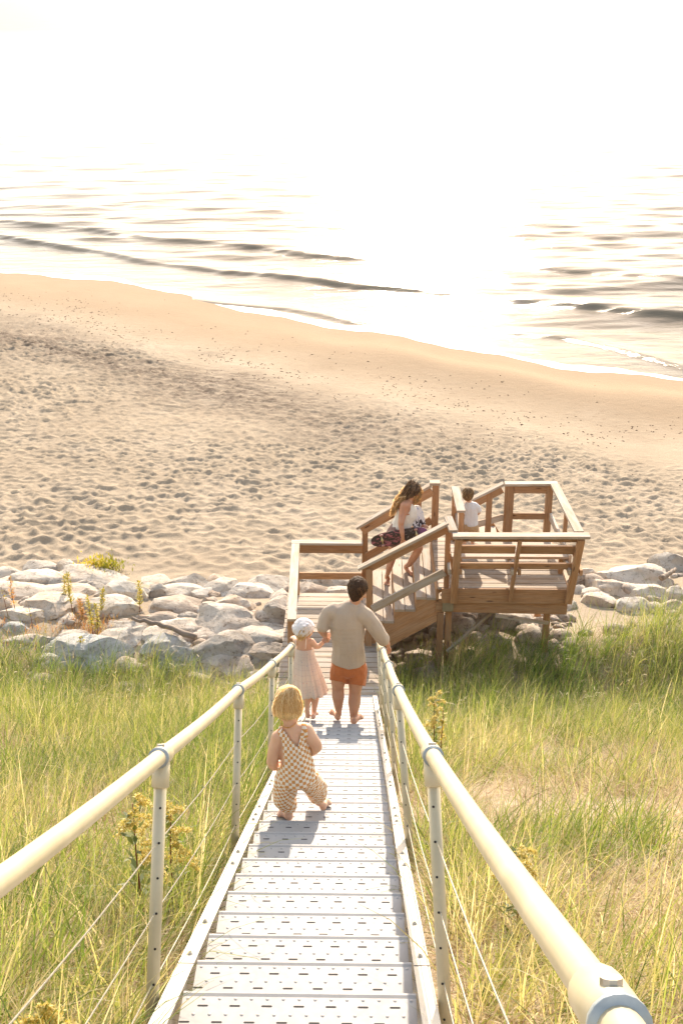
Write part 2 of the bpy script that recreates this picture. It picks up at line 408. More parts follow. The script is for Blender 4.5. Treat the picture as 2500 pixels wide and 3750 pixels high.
for k in range(K0, K1 + 1):
    o = bpy.data.objects.new('tread', tm); COL.objects.link(o); o.parent = stair
    p = nose(k); o.location = Vector((CX, p.y, p.z)) - base_loc
    a = bpy.data.objects.new('rivet', rm); COL.objects.link(a); a.parent = o; a['kind'] = 'stuff'
    s_ = bpy.data.objects.new('slot', sm_); COL.objects.link(s_); s_.parent = o; s_['kind'] = 'stuff'
def along(t, X, perp):   # t metres down the slope from beneath the lens, perp metres below it
    return Vector((X, 0, CZ)) + DN * t - NN * perp
T0, T1 = 1.2, 15.75
for sgn, X in ((-1, -.605), (1, .250)):
    xi = X - sgn * .054
    parts = []
    for (xa, xb, pa, pb) in ((X, xi, 1.243, 1.249), (X, X - sgn * .006, 1.249, 1.445), (X, xi, 1.445, 1.451)):
        x0, x1 = min(xa, xb), max(xa, xb); vs = []
        for t in (T0, T1):
            for xx, pp in ((x0, pa), (x1, pa), (x1, pb), (x0, pb)): vs.append(along(t, xx, pp))
        parts.append((vs, [(0, 1, 2, 3), (4, 7, 6, 5), (0, 4, 5, 1), (1, 5, 6, 2), (2, 6, 7, 3), (3, 7, 4, 0)]))
    st = joined('stringer', parts, M_STR, stair)
    # inner web panel seen beside the treads
    bolts = []; seams = []
    for j in range(12):
        t = T0 + .55 + j * 1.28
        for q, dt in enumerate((0, .16, .42)):
            if (j + q) % 4 == 3: continue
            c0 = along(t + dt, X - sgn * .027, 1.243); _, s1, u1 = frame(NN, Vector((0, 1, 0)))
            for rr, hh in ((.011, .003), (.0078, .009), (.0045, .013)):
                vs, fs = [], []
                for e, up_ in ((0, 0), (1, hh)):
                    for a in range(6):
                        an = a * math.pi / 3; vs.append(c0 + s1 * (math.cos(an) * rr) + u1 * (math.sin(an) * rr) + NN * up_)
                fs = [(a, (a + 1) % 6, 6 + (a + 1) % 6, 6 + a) for a in range(6)] + [tuple(range(6, 12))]
                bolts.append((vs, fs))
        if j % 2 == 0:
            a0 = along(t - .1, X, 1.2425); a1 = along(t - .1, xi, 1.2425)
            seams.append(tube_vf([a0, a1], .0022, 4))
    bo = joined('bolt', bolts, M_BOLT, st); bo['kind'] = 'stuff'
    sj = joined('seam', seams, M_DARK, st); sj['kind'] = 'stuff'

# ---------------------------------------------------------------- handrails
PT = [1.30, 3.86, 6.40, 8.92, 11.42, 13.92]
def handrail(name, sgn, X_base, tops, label):
    root = tag(empty(name, along(PT[0], X_base, 1.25)), label, 'handrail', 'handrails of the metal stairs')
    rail = [along(-1.0, tops[0][0] + (tops[0][0] - tops[1][0]) * .9, tops[0][1])] + [along(PT[i], *tops[i]) for i in range(len(tops))]
    end = 6 if sgn > 0 else 5
    rail = rail[:end + 1]
    if sgn < 0: rail[-1] = rail[-1] 
    # gently sagging pipe, sampled through the posts
    pts = []
    for i in range(len(rail) - 1):
        for q in range(8):
            t = q / 8; pts.append(rail[i].lerp(rail[i + 1], t) - NN * .010 * math.sin(math.pi * t))
    pts.append(rail[-1] + DN * .12)
    tube('rail_pipe', pts, .0245, M_RAIL, root, 20)
    for i in range(end):
        a = rail[i + 1]; bse = along(PT[i], X_base, 1.42)
        tube('post', [a - (a - bse).normalized() * .02, bse], .0205, M_RAIL, root, 16)
        pd = (bse - a).normalized(); Lp = (bse - a).length
        d = (rail[min(i + 2, len(rail) - 1)] - rail[i]).normalized()
        p_ = joined('pipe_fitting', [tube_vf([a - d * .055, a - d * .05, a + d * .05, a + d * .055], [.028, .0325, .0325, .028], 18), tube_vf([a + pd * .02, a + pd * .095, a + pd * .1], [.0285, .0285, .024], 16)], M_RAIL, root, True)
        tube('clamp_band', [a - d * .062, a - d * .052], .0332, M_RING, p_, 18)
        joined('set_bolt', [tube_vf([a + NN * .028 - d * .02, a + NN * .038 - d * .02], .012, 10)], M_BOLT, p_)
        holes = []
        for h in range(7):
            c0 = a + pd * (.16 + h * .108)
            n = Vector((-.25 * sgn if True else 0, -.8, .5)); n = (n - pd * n.dot(pd)).normalized()
            _, s1, u1 = frame(n); c1 = c0 + n * .0203
            vs = [c1 + s1 * (.0042 * math.cos(q)) + u1 * (.0042 * math.sin(q)) + n * (.0006) for q in [z * math.pi / 4 for z in range(8)]]
            holes.append((vs, [tuple(range(8))]))
        ho = joined('cable_hole', holes, M_DARK, root); ho['kind'] = 'stuff'
    for h in (1, 3, 5):
        pts = []
        for i in range(end):
            a = rail[i + 1]; bse = along(PT[i], X_base, 1.42); pd = (bse - a).normalized(); q = a + pd * (.16 + h * .108)
            if i == 0: pts.append(q - DN * 2.4 )
            pts.append(q)
        fine = []
        for i in range(len(pts) - 1):
            for q in range(5): t = q / 5; fine.append(pts[i].lerp(pts[i + 1], t) - Vector((0, 0, .02 * math.sin(math.pi * t))))
        fine.append(pts[-1]); tube('cable', fine, .0024, M_CABLE, root, 6)
    return root
handrail('handrail', -1, -.635, [(-.615, .477), (-.617, .500), (-.622, .482), (-.625, .482), (-.625, .452)], 'galvanised pipe handrail on the left side of the metal stairs')
handrail('handrail', 1, .285, [(.262, .425), (.235, .488), (.213, .478), (.226, .486), (.238, .49), (.238, .50)], 'galvanised pipe handrail the man holds, right of the metal stairs')

# ================================================================== TIMBER LANDING
ZL = 2.2; ZP = 3.13; YN, YF = 15.27, 16.86
land = tag(empty('wooden_landing', (-.35, 15.3, ZL)), 'low wooden landing of weathered planks at the foot of the metal stairs', 'landing')
y = 13.74; i = 0
while y < YF:
    xr = .33 if y < 15.2 else .33
    beam('plank', (-1.09 + random.uniform(-.006, .006), y + .068, ZL - .019), (xr + random.uniform(-.01, .01), y + .068, ZL - .019 + random.uniform(-.002, .002)), .130, .038, M_DECK, land, up=(0, 0, 1)); y += .142
for X in (-.98, -.35, .28): beam('joist', (X, 13.76, ZL - .11), (X, YF - .02, ZL - .11), .04, .14, M_WOOD, land)
beam('rim_board', (-1.1, YF + .025, ZL - .11), (.33, YF + .025, ZL - .11), .04, .15, M_WOOD, land)
beam('post', (-.90, 14.36, 1.2), (-.90, 14.36, 3.07), .09, .09, M_WOOD, land, up=(0, 1, 0))
beam('post', (-.955, 16.82, 1.0), (-.955, 16.82, 3.07), .09, .09, M_WOOD, land, up=(0, 1, 0))
beam('rail_cap', (-.885, 14.30, 3.09), (-.955, 16.72, 3.09), .125, .038, M_CAP, land)
beam('rail_cap', (-1.02, 16.79, 3.092), (.065, 16.79, 3.092), .13, .038, M_CAP, land)
beam('rail_board', (-.91, 16.81, 2.98), (.055, 16.81, 2.98), .038, .135, M_WOOD, land)
beam('rail_board', (-.91, 16.81, 2.52), (.055, 16.81, 2.52), .038, .11, M_WOOD, land)

# ---------------------------------------------------------------- side stairs rising to the platform
ws = tag(empty('wooden_stairs', (.7, 16, ZL)), 'short flight of wooden steps climbing right from the landing to the bench platform', 'stairs')
for i in range(4):
    z = 2.39 + .19 * i if i < 3 else 2.96
    z = [2.39, 2.58, 2.77, 2.96][i]; x0 = [-.085 , .215, .515, .815][i]
    for q in range(2):
        xa = x0 + .075 + q * .149
        beam('tread_board', (xa, YN - .02 + random.uniform(-.01, .01), z - .019), (xa, YF + .03, z - .019), .142, .038, M_DECK, ws)
    beam('riser', (x0 + .01, YN + .03, z - .13), (x0 + .01, YF, z - .13), .02, .17, M_WOOD, ws)
for Y in (YN + .015, YF):   # sawtooth carriages
    vs = []; pr = [(-.10, 2.0), (-.08, 2.345)]
    for i, z in enumerate([2.39, 2.58, 2.77, 2.96]):
        x0 = [-.085, .215, .515, .815][i]; pr += [(x0, z - .04), (x0 + .3, z - .04)]
    pr += [(1.2, 2.62), (.6, 2.24), (.15, 1.95)]
    n = len(pr)
    for yy in (Y - .019, Y + .019): vs += [(a, yy, c_) for a, c_ in pr]
    fs = [tuple(range(n)), tuple(reversed(range(n, 2 * n)))] + [(i, (i + 1) % n, n + (i + 1) % n, n + i) for i in range(n)]
    uv = []
    for f_ in fs:
        for v in f_: uv.append((vs[v][0] * .85 + vs[v][2] * .5, vs[v][2] * .85 - vs[v][0] * .5 + vs[v][1]))
    link('stair_carriage', pymesh('stair_carriage', vs, fs, uv), M_WOOD, ws)
# near railing
beam('post', (.155, YN - .03, 1.9), (.155, YN - .03, 3.42), .09, .09, M_WOOD, ws, up=(0, 1, 0))
beam('rail_cap', (.0, YN - .05, 3.42), (1.235, YN - .05, 4.125), .115, .038, M_CAP, ws)
beam('rail_board', (.10, YN - .03, 3.395), (1.21, YN - .03, 4.03), .038, .125, M_WOOD, ws)
beam('rail_board', (.20, YN - .075, 2.80), (1.20, YN - .075, 3.385), .038, .12, M_CAP, ws)
# far railing
beam('post', (.10, YF + .03, 1.7), (.10, YF + .03, 3.33), .09, .09, M_WOOD, ws, up=(0, 1, 0))
beam('post', (.90, YF + .03, 2.6), (.90, YF + .03, 3.80), .09, .09, M_WOOD, ws, up=(0, 1, 0))
beam('post', (1.155, YF + .03, 2.6), (1.155, YF + .03, 4.03), .10, .10, M_WOOD, ws, up=(0, 1, 0))
beam('rail_cap', (-.03, YF + .02, 3.31), (1.08, YF + .02, 4.02), .13, .038, M_CAP, ws)
beam('rail_cap', (1.06, YF + .02, 4.05), (1.215, YF + .02, 4.05), .14, .038, M_CAP, ws)
beam('rail_board', (.05, YF - .02, 3.27), (1.10, YF - .02, 3.93), .038, .13, M_WOOD, ws)
beam('rail_board', (.12, YF - .02, 2.84), (1.10, YF - .02, 3.46), .038, .12, M_WOOD, ws)

# ---------------------------------------------------------------- platform
YPB = 16.92
pf = tag(empty('wooden_platform', (2.1, 16, ZP)), 'raised wooden platform on posts above the rocks, railed at the back and right', 'platform')
y = YN - .04
while y < YPB - .02:
    beam('plank', (1.12, y + .068, ZP - .019), (2.93, y + .068, ZP - .019 + random.uniform(-.002, .002)), .130, .038, M_DECK, pf); y += .142
beam('fascia_board', (1.17, YN - .065, 3.015), (2.93, YN - .065, 3.015), .038, .225, M_WOOD, pf)
beam('support_beam', (1.10, YN - .01, 2.83), (2.95, YN - .01, 2.80), .04, .19, M_WOOD, pf)
beam('fascia_board', (1.12, YPB, 3.0), (2.93, YPB, 3.0), .038, .2, M_WOOD, pf)
beam('side_board', (1.115, YN - .03, 3.0), (1.115, YPB, 3.0), .038, .2, M_WOOD, pf)
beam('side_board', (2.945, YN - .03, 3.0), (2.945, YPB, 3.0), .038, .2, M_WOOD, pf)
for X, Y in ((1.17, YN + .02), (1.29, YN + .09), (2.72, YN + .25), (1.2, YPB - .1), (2.8, YPB - .1)):
    beam('support_post', (X, Y, 1.1), (X, Y, 2.72 if Y < 16 else 2.9), .09, .09, M_WOOD, pf, up=(0, 1, 0))
beam('brace', (1.28, YN - .05, 2.10), (2.05, YN + .35, 2.66), .04, .05, M_CAP, pf)
beam('brace', (1.95, YN - .02, 2.68), (2.72, YN + .1, 2.50), .04, .045, M_CAP, pf)
beam('gusset_block', (1.19, YN - .06, 2.84), (1.34, YN - .06, 2.84), .035, .15, simple('mossy_timber', (.25, .20, .12), .8, bmp=.002), pf)
# back right rails
CR, CL = Vector((2.935, YPB, 4.04)), Vector((2.235, YPB, 4.04))
beam('post', (2.27, YPB + .03, 2.8), (2.27, YPB + .03, 4.0), .135, .09, M_WOOD, pf, up=(0, 1, 0))
beam('post', (2.87, YPB + .03, 2.8), (2.87, YPB + .03, 4.0), .10, .10, M_WOOD, pf, up=(0, 1, 0))
beam('rail_cap', (2.19, YPB + .01, 4.02), (2.98, YPB + .01, 4.03), .13, .038, M_CAP, pf)
beam('rail_board', (2.34, YPB, 3.93), (2.82, YPB, 3.93), .038, .11, M_WOOD, pf)
beam('rail_board', (2.34, YPB, 3.50), (2.82, YPB, 3.50), .038, .10, M_WOOD, pf)
beam('rail_cap', (2.93, YPB - .06, 4.03), (3.00, 15.10, 4.045), .13, .038, M_CAP, pf)
beam('rail_board', (2.90, YPB - .06, 3.52), (2.945, 15.3, 3.55), .04, .11, M_CAP, pf)
beam('post', (2.955, 15.95, 2.9), (2.965, 15.95, 4.0), .05, .09, M_WOOD, pf, up=(0, 1, 0))
# corner where the step railing meets the bench
beam('post', (1.235, YN + .0, 2.95), (1.235, YN + .0, 4.08), .07, .09, M_WOOD, pf, up=(0, 1, 0))
beam('rail_cap', (1.235, YN + .12, 4.13), (1.285, YN - .26, 4.09), .115, .038, M_CAP, pf)

# ---------------------------------------------------------------- bench on the platform, its back leaning out toward us
bn = tag(empty('wooden_bench', (2.1, YN + .2, ZP)), 'built in wooden bench with leaning slatted back at the near edge of the platform', 'bench')
def back(x, t): return Vector((x, YN - .085 - .25 * t, 2.93 + 1.09 * t))
for X, w in ((1.335, .095), (2.165, .045), (2.985, .095)):
    xb = X - (.04 if X > 2 else .0)
    beam('back_post', back(xb, 0.0 if w > .05 else .03), back(X + .02, 1.0), w, .09, M_WOOD, bn, up=(0, 1, .2))
beam('back_cap', back(1.27, 1.02) + Vector((0, 0, .02)), back(3.11, 1.02) + Vector((0, 0, .03)), .15, .04, M_CAP, bn)
bk = (back(0, 1) - back(0, 0)).normalized()
def slat(name, xa, xb, t, w, mat=M_WOOD):
    n_ = Vector((0, .052, .012)); beam(name, back(xa, t) + n_, back(xb, t) + n_, .036, w, mat, bn, up=bk)
slat('back_slat', 1.28, 3.05, .955, .07)
slat('back_slat', 1.39, 2.14, .80, .13); slat('back_slat', 2.20, 3.0, .80, .135)
slat('back_slat', 1.39, 2.14, .545, .10); slat('back_slat', 2.20, 3.0, .545, .10)
for q in range(3):
    beam('seat_board', (1.30, YN + .10 + q * .145, 3.555), (2.96, YN + .10 + q * .145, 3.56), .136, .038, M_DECK, bn)
for X in (1.255, 1.405, 2.115, 2.215, 2.90, 3.06):
    beam('seat_bearer', (X, YN - .26, 3.475), (X, YN + .5, 3.49), .04, .085, M_CAP if X < 1.3 or X in (2.115, 2.90) else M_WOOD, bn)
for X in (1.33, 2.90): beam('leg', (X, YN + .45, ZP), (X, YN + .45, 3.44), .06, .08, M_WOOD, bn, up=(0, 1, 0))

# ---------------------------------------------------------------- stairs from the platform down to the beach
bs = tag(empty('wooden_stairs', (1.8, 17.6, 2.2)), 'wooden steps going down to the beach behind the platform, with the railing beside the boy', 'stairs')
for i in range(8):
    z = ZP - .18 * (i + 1); xx = 2.12 - .29 * i
    for q in range(2): beam('tread_board', (xx - .142 * q, YPB + .06, z - .019), (xx - .142 * q, YPB + .86, z - .019), .134, .038, M_DECK, bs)
for Y in (YPB + .045, YPB + .88): beam('stringer', (2.22, Y, 2.90), (-.02, Y, 1.50), .038, .24, M_WOOD, bs)
cY = crop(1560, 1740, .1913)
A0, A1 = cY(1480, 160, YPB + .04), cY(640, 572, YPB + .04)
beam('rail_cap', A0, A1, .12, .036, M_CAP, bs)
beam('rail_board', A0 + Vector((-.02, -.01, -.085)), A1 + Vector((.02, -.01, -.085)), .036, .125, M_WOOD, bs)
a0, a1 = cY(1480, 800, YPB + .04), cY(760, 1000, YPB + .04)
beam('rail_board', a0, a1, .036, .10, M_CAP, bs)
pA = cY(1215, 330, YPB + .05)
beam('post', (pA.x, pA.y, 2.4), (pA.x, pA.y, pA.z + .02), .085, .085, M_WOOD, bs, up=(0, 1, 0))
beam('post', (A1.x + .06, A1.y, 1.3), (A1.x + .06, A1.y, A1.z - .02), .085, .085, M_WOOD, bs, up=(0, 1, 0))
B0 = cY(556, 232, YPB - .02); B1 = atZ(1560 + .1913 * 668, 1740 + .1913 * 700, B0.z)
beam('rail_cap', B0, B1, .125, .036, M_CAP, bs)
b0 = cY(580, 745, YPB - .02); b1 = atZ(1560 + .1913 * 655, 1740 + .1913 * 1190, b0.z)
beam('rail_board', b0, b1, .05, .10, M_CAP, bs)
beam('post', (B0.x - .0, B0.y - .03, 2.6), (B0.x - .0, B0.y - .03, B0.z - .02), .085, .085, M_WOOD, bs, up=(0, 1, 0))
beam('post', (B1.x + .01, B1.y + .05, ZP), (B1.x + .01, B1.y + .05, B1.z - .02), .07, .07, M_WOOD, bs, up=(0, 1, 0))
# ================================================================== ROCKS
def rock_mat(name, lo, mid, hi, stain):
    m, nt, N, L, b = newmat(name); c = coords(nt); oi = N.new('ShaderNodeObjectInfo')
    add = N.new('ShaderNodeVectorMath'); add.operation = 'ADD'; L.new(c, add.inputs[0])
    cmb = N.new('ShaderNodeCombineXYZ'); L.new(math_(nt, 'MULTIPLY', oi.outputs['Random'], 30), cmb.inputs[0]); L.new(cmb.outputs[0], add.inputs[1]); v = add.outputs[0]
    n1 = nz(nt, v, 2.6, 8, .68, .5)
    col = ramp(nt, [(.30, lo), (.48, mid), (.66, hi)], n1)
    st = ramp(nt, [(.50, (0, 0, 0)), (.66, (1, 1, 1))], nz(nt, v, 1.7, 6, .7))
    col = mixc(nt, math_(nt, 'MULTIPLY', st, .65), col, stain)
    pits = ramp(nt, [(.36, (.38, .32, .27)), (.47, (1, 1, 1))], nz(nt, v, 13, 8, .8))
    col = mixc(nt, .9, col, pits, 'MULTIPLY')
    L.new(col, b.inputs['Base Color']); b.inputs['Roughness'].default_value = .9; b.inputs['Specular IOR Level'].default_value = .25
    n2 = bump(nt, nz(nt, v, 6, 8, .72, .6), .9, .05, None); bump(nt, nz(nt, v, 40, 5, .7), .5, .008, b, n2)
    return m
RM = dict(w=rock_mat('pale_limestone', (.42, .36, .295), (.56, .495, .42), (.68, .62, .54), (.50, .38, .27)),
          g=rock_mat('grey_limestone', (.27, .235, .20), (.40, .355, .305), (.55, .495, .435), (.39, .30, .22)),
          b=rock_mat('brown_stone', (.26, .205, .16), (.40, .33, .27), (.56, .49, .41), (.42, .29, .19)),
          t=rock_mat('tan_stone', (.40, .335, .27), (.54, .46, .38), (.67, .59, .50), (.55, .39, .26)),
          u=rock_mat('blue_grey_stone', (.31, .30, .27), (.44, .425, .39), (.58, .56, .52), (.40, .36, .30)))
def ico(sub):
    bm = bmesh.new(); bmesh.ops.create_icosphere(bm, subdivisions=sub, radius=1)
    V = np.array([v.co[:] for v in bm.verts]); Fc = np.array([[v.index for v in f.verts] for f in bm.faces]); bm.free(); return V, Fc
ICO4, ICO3, ICO2 = ico(4), ico(3), ico(2)
def rock_mesh(name, rx, ry, rz, seed, sub=None):
    V, Fc = sub or ICO4; V = V.copy(); g = np.random.default_rng(seed)
    V *= 1.22
    for i in range(g.integers(11, 17)):      # hewn flat faces
        n = g.normal(size=3); n[2] = abs(n[2]) * (1.0 if i % 3 else 1.6); n /= np.linalg.norm(n); d = g.uniform(.58, .88)
        e = V @ n - d; V -= np.outer(np.where(e > 0, e * .985, 0), n)
    off = g.uniform(0, 50, 3); dsp = []
    for p in V:
        q = Vector(p * 1.5 + off); q2 = Vector(p * 5 + off)
        dsp.append(.17 * mnoise.noise(q) + .085 * (1 - abs(mnoise.noise(Vector(p * 2.6 + off))) * 3) * .5 + .045 * mnoise.noise(q2) + .02 * mnoise.noise(q2 * 2.3))
    V *= (1 + np.array(dsp))[:, None]
    V *= np.array([rx, ry, rz]); a = g.uniform(-.22, .22); ca, sa = math.cos(a), math.sin(a)
    X = V[:, 0] * ca - V[:, 2] * sa * .5; Z = V[:, 0] * sa * .5 + V[:, 2] * ca; V[:, 0] = X; V[:, 2] = Z
    me = npmesh(name, V, Fc); me.shade_smooth(); me.set_sharp_from_angle(angle=R(24)); return me
def gz(x, y): return float(sand_height(np.array(float(x)), np.array(float(y))))
def hit(px, py, lift=0.0):
    d = ray(px, py); t = 8.0
    while t < 90:
        P = CAM + d * t
        if P[2] < gz(P[0], P[1]) + lift: return P
        t += .06
    return P
A = (0, 2000, .38265); B = (550, 2000, .38265); C = (1300, 1950, .7653); D = (900, 2000, .38265)
ROCKS = [
 (A,400,200,270,140,'g','rounded grey boulder against the sand, left one of a touching pair'),
 (A,640,205,250,140,'w','rounded pale boulder against the sand, right one of a touching pair beside the low bush'),
 (A,40,255,220,100,'w','flat white boulder at the far left edge beside the sand'),
 (A,350,325,470,190,'w','long pale boulder with a dark shaded face below the touching pair'),
 (A,70,345,240,100,'w','low pale slab cut by the left edge under the flat white boulder'),
 (A,860,290,570,130,'w','broad white slab directly below the low bush on the sand'),
 (A,890,400,230,120,'g','small grey boulder wedged under the broad white slab'),
 (A,1140,435,370,240,'w','large domed white boulder right of the red stalks'),
 (A,210,440,480,150,'t','wide tan speckled boulder at the left, under the long pale boulder'),
 (A,680,430,440,120,'t','flat tan rock behind the tallest of the weeds'),
 (A,440,550,520,180,'t','wide rough tan boulder in the middle of the left group, above the bare sand'),
 (A,40,550,180,150,'t','tan boulder cut by the left edge beside the thin red stem'),
 (A,300,650,420,100,'w','low flat white slab sunk in the reddish ground at left'),
 (A,1100,575,480,200,'w','bright white boulder behind the yellow green weeds'),
 (A,520,370,150,110,'g','small grey stone between the long pale boulder and the tan ones'),
 (A,640,700,190,60,'w','thin white stone lying flat in the red ground under the weeds'),
 (A,150,778,200,90,'u','small blue grey stone alone on the bare ground at left'),
 (A,240,895,260,90,'t','low tan stone at the left half buried by grass tips'),
 (A,490,925,150,130,'g','small dark grey cube shaped stone beside the bare sand'),
 (A,670,865,260,110,'w','pale stone leaning behind the large boulder at the grass edge'),
 (A,1120,860,400,130,'w','flat topped pale boulder above the green grass tuft'),
 (A,780,1010,620,260,'u','large pale grey boulder rising out of the grass at the left'),
 (A,500,1110,380,140,'u','low grey slab sunk in the grass below the large grey boulder'),
 (A,1000,1110,190,80,'w','small white stone in the grass right of the low grey slab'),
 (A,220,1000,90,60,'w','smallest white stone at the grass edge on the left'),
 (A,1150,775,320,90,'g','grey slab under the left end of the driftwood'),
 (B,380,350,330,150,'g','grey boulder touching the sand with a flat slanting face, right of the tan ledge'),
 (B,50,335,320,60,'t','thin tan ledge at the edge of the sand'),
 (B,70,440,210,160,'g','dark grey angular boulder right of the domed white boulder'),
 (B,280,430,340,170,'w','white boulder with a streaked top in front of the slanting grey one'),
 (B,480,455,230,100,'w','low white stone beside the streaked boulder'),
 (B,720,400,320,170,'w','tall white boulder near the sand in the middle of the rocks'),
 (B,960,440,380,150,'w','broad white boulder left of the landing with a sharp right end'),
 (B,1160,350,400,110,'g','long grey boulder against the sand beside the landing rail'),
 (B,240,570,520,160,'b','brown rough boulder shaped like a loaf'),
 (B,580,535,160,120,'b','small brown boulder between the loaf shaped one and the pitted one'),
 (B,800,580,400,210,'b','pitted brown boulder in the middle of the pile'),
 (B,130,690,310,120,'b','brown boulder with curved grooves above the driftwood'),
 (B,370,690,220,120,'g','grey boulder right of the grooved brown one'),
 (B,715,710,560,250,'t','largest peaked boulder in the middle of the pile, tan with a white top'),
 (B,510,615,120,80,'u','small bluish white stone left of the peaked boulder'),
 (B,190,785,420,110,'w','long low white boulder behind the driftwood'),
 (B,1060,690,280,170,'t','rounded tan boulder with a grey side near the landing'),
 (B,1190,660,260,260,'g','tall grey boulder leaning against the landing'),
 (B,1130,795,260,110,'t','low tan boulder under the rounded tan one'),
 (B,600,850,400,120,'t','tan boulder just below the peaked boulder'),
 (B,1050,880,470,190,'w','pale boulder with a ridged top left of the landing corner'),
 (B,110,930,340,180,'u','pale boulder right of the driftwood, above the tall grass'),
 (B,740,990,600,280,'g','biggest grey wedge shaped boulder at the front of the pile'),
 (B,1130,1000,330,160,'t','tan boulder behind the left handrail near the landing'),
 (B,280,1085,340,260,'u','square blue grey boulder at the front beside a dark gap'),
 (B,735,1105,470,200,'t','tan boulder in front of the biggest grey wedge'),
 (B,215,1205,190,110,'u','small greenish grey stone in the grass below the square boulder'),
 (B,480,1240,330,90,'t','low tan slab in the grass at the front of the pile'),
 (B,1240,480,220,100,'t','low tan boulder beside the landing planks, behind the broad white one'),
 (B,1220,545,200,80,'g','flat grey stone beside the landing planks'),
 (B,1250,1200,160,70,'g','small grey stone just behind the left handrail post'),
 (B,990,1225,130,60,'w','white sharp stone poking from the grass next to the handrail'),
 (B,330,885,210,90,'b','small brown stone under the driftwood'),
 (B,620,330,170,90,'b','small brown stone at the edge of the sand between two white boulders'),
 (D,620,415,260,110,'b','brown boulder seen through the landing rail, middle one'),
 (D,860,345,280,120,'g','grey boulder seen through the landing rail, behind the head of the man'),
 (D,560,310,220,60,'g','flat grey stone seen through the landing rail against the sand'),
 (D,900,430,240,90,'w','white boulder seen through the landing rail nearest the planks'),
 (C,1510,150,170,120,'g','large grey boulder at the right edge against the sand'),
 (C,1385,205,220,130,'w','large white boulder right of the platform, near the sand'),
 (C,1190,215,120,80,'w','white boulder just right of the bench'),
 (C,1108,200,90,70,'t','small tan boulder close to the right end of the bench'),
 (C,1215,268,160,95,'t','tan boulder in front of the white ones right of the bench'),
 (C,1390,288,190,105,'w','white domed boulder in the middle of the right group'),
 (C,1540,295,120,80,'w','white boulder cut by the right edge, upper one'),
 (C,1075,235,90,80,'b','brown boulder partly behind the right bench post'),
 (C,1070,275,70,50,'w','small pale stone below the brown boulder by the bench post'),
 (C,1165,325,140,80,'t','low tan stone behind the grass right of the platform'),
 (C,1310,355,160,80,'w','pale stone half hidden by grass in the right group'),
 (C,1540,350,110,60,'t','tan stone cut by the right edge, lower one'),
 (C,1430,360,100,60,'t','small tan stone at the grass edge in the right group'),
 (C,1130,290,110,60,'w','flat pale stone between the bench post and the tan boulder'),
 (C,780,360,160,60,'t','flat tan boulder under the platform, farthest back'),
 (C,850,352,80,50,'w','small white boulder under the platform near its back post'),
 (C,585,390,120,55,'w','white boulder under the platform left of the braces'),
 (C,775,430,160,120,'g','big rounded grey boulder under the platform'),
 (C,655,425,140,90,'b','brown boulder under the platform left of the big rounded one'),
 (C,400,435,140,90,'w','pale boulder beneath the platform corner behind two posts'),
 (C,525,440,120,90,'b','dark brown boulder under the long brace'),
 (C,330,465,130,60,'b','brown stone under the side steps'),
 (C,890,430,90,60,'t','small tan stone under the platform right of the rounded boulder'),
 (C,275,432,100,55,'t','tan stone behind the stair carriage'),
 (C,1020,350,90,55,'w','small white stone right of the platform back post'),
]
for i, (cr, cx, cy, w, h, tone, lab) in enumerate(ROCKS):
    ox, oy, s = cr; X, Y = ox + s * cx, oy + s * cy; W_, H_ = s * w, s * h
    P = hit(X, Y + H_ * .18); z = float((P - CAM) @ _f); k = F / z
    rx = W_ / k / 2 * 1.34; ry = rx * random.uniform(.62, .8); dep = math.atan2(CAM[2] - P[2], P[1])
    hh = H_ / k / 2 * 1.12; rz = math.sqrt(max(hh ** 2 - (ry * math.sin(dep)) ** 2, (hh * .78) ** 2)) / math.cos(dep) * 1.2
    P = hit(X, Y, rz * .35)
    name = 'boulder' if W_ > 60 else 'stone'
    o = link(name, rock_mesh(name, rx, ry, rz, 100 + i, ICO4 if W_ > 120 else ICO3), RM[tone], None); o.location = P
    tag(o, lab, 'rock' if name == 'boulder' else 'stone', 'riprap rocks between the dune grass and the beach')
# small rubble filling the gaps between the boulders
VV, FFs, n0 = [], [], 0
for i in range(520):
    x = random.uniform(-7.5, 7.5) if i > 260 else random.uniform(.4, 3.2); y = random.uniform(15.0, 18.8) + max(0, x) * .15
    if -1.1 < x < .36 and y < 16.9: continue
    r = random.uniform(.04, .12) * (1 if i % 5 else 1.9); V, Fc = ICO2; g_ = np.random.default_rng(i); V = V.copy() * 1.15
    for q in range(7):
        nn_ = g_.normal(size=3); nn_ /= np.linalg.norm(nn_); e_ = V @ nn_ - g_.uniform(.5, .85); V = V - np.outer(np.where(e_ > 0, e_, 0), nn_)
    
    V = V * np.array([r * random.uniform(.8, 1.5), r, r * .7]) + np.array([x, y, gz(x, y) + r * .2])
    VV.append(V); FFs.append(Fc + n0); n0 += len(V)
tag(link('rubble', npmesh('rubble', np.concatenate(VV), np.concatenate(FFs)), RM['b'], None), 'loose brown rubble filling the gaps between the boulders', 'rubble', kind='stuff')

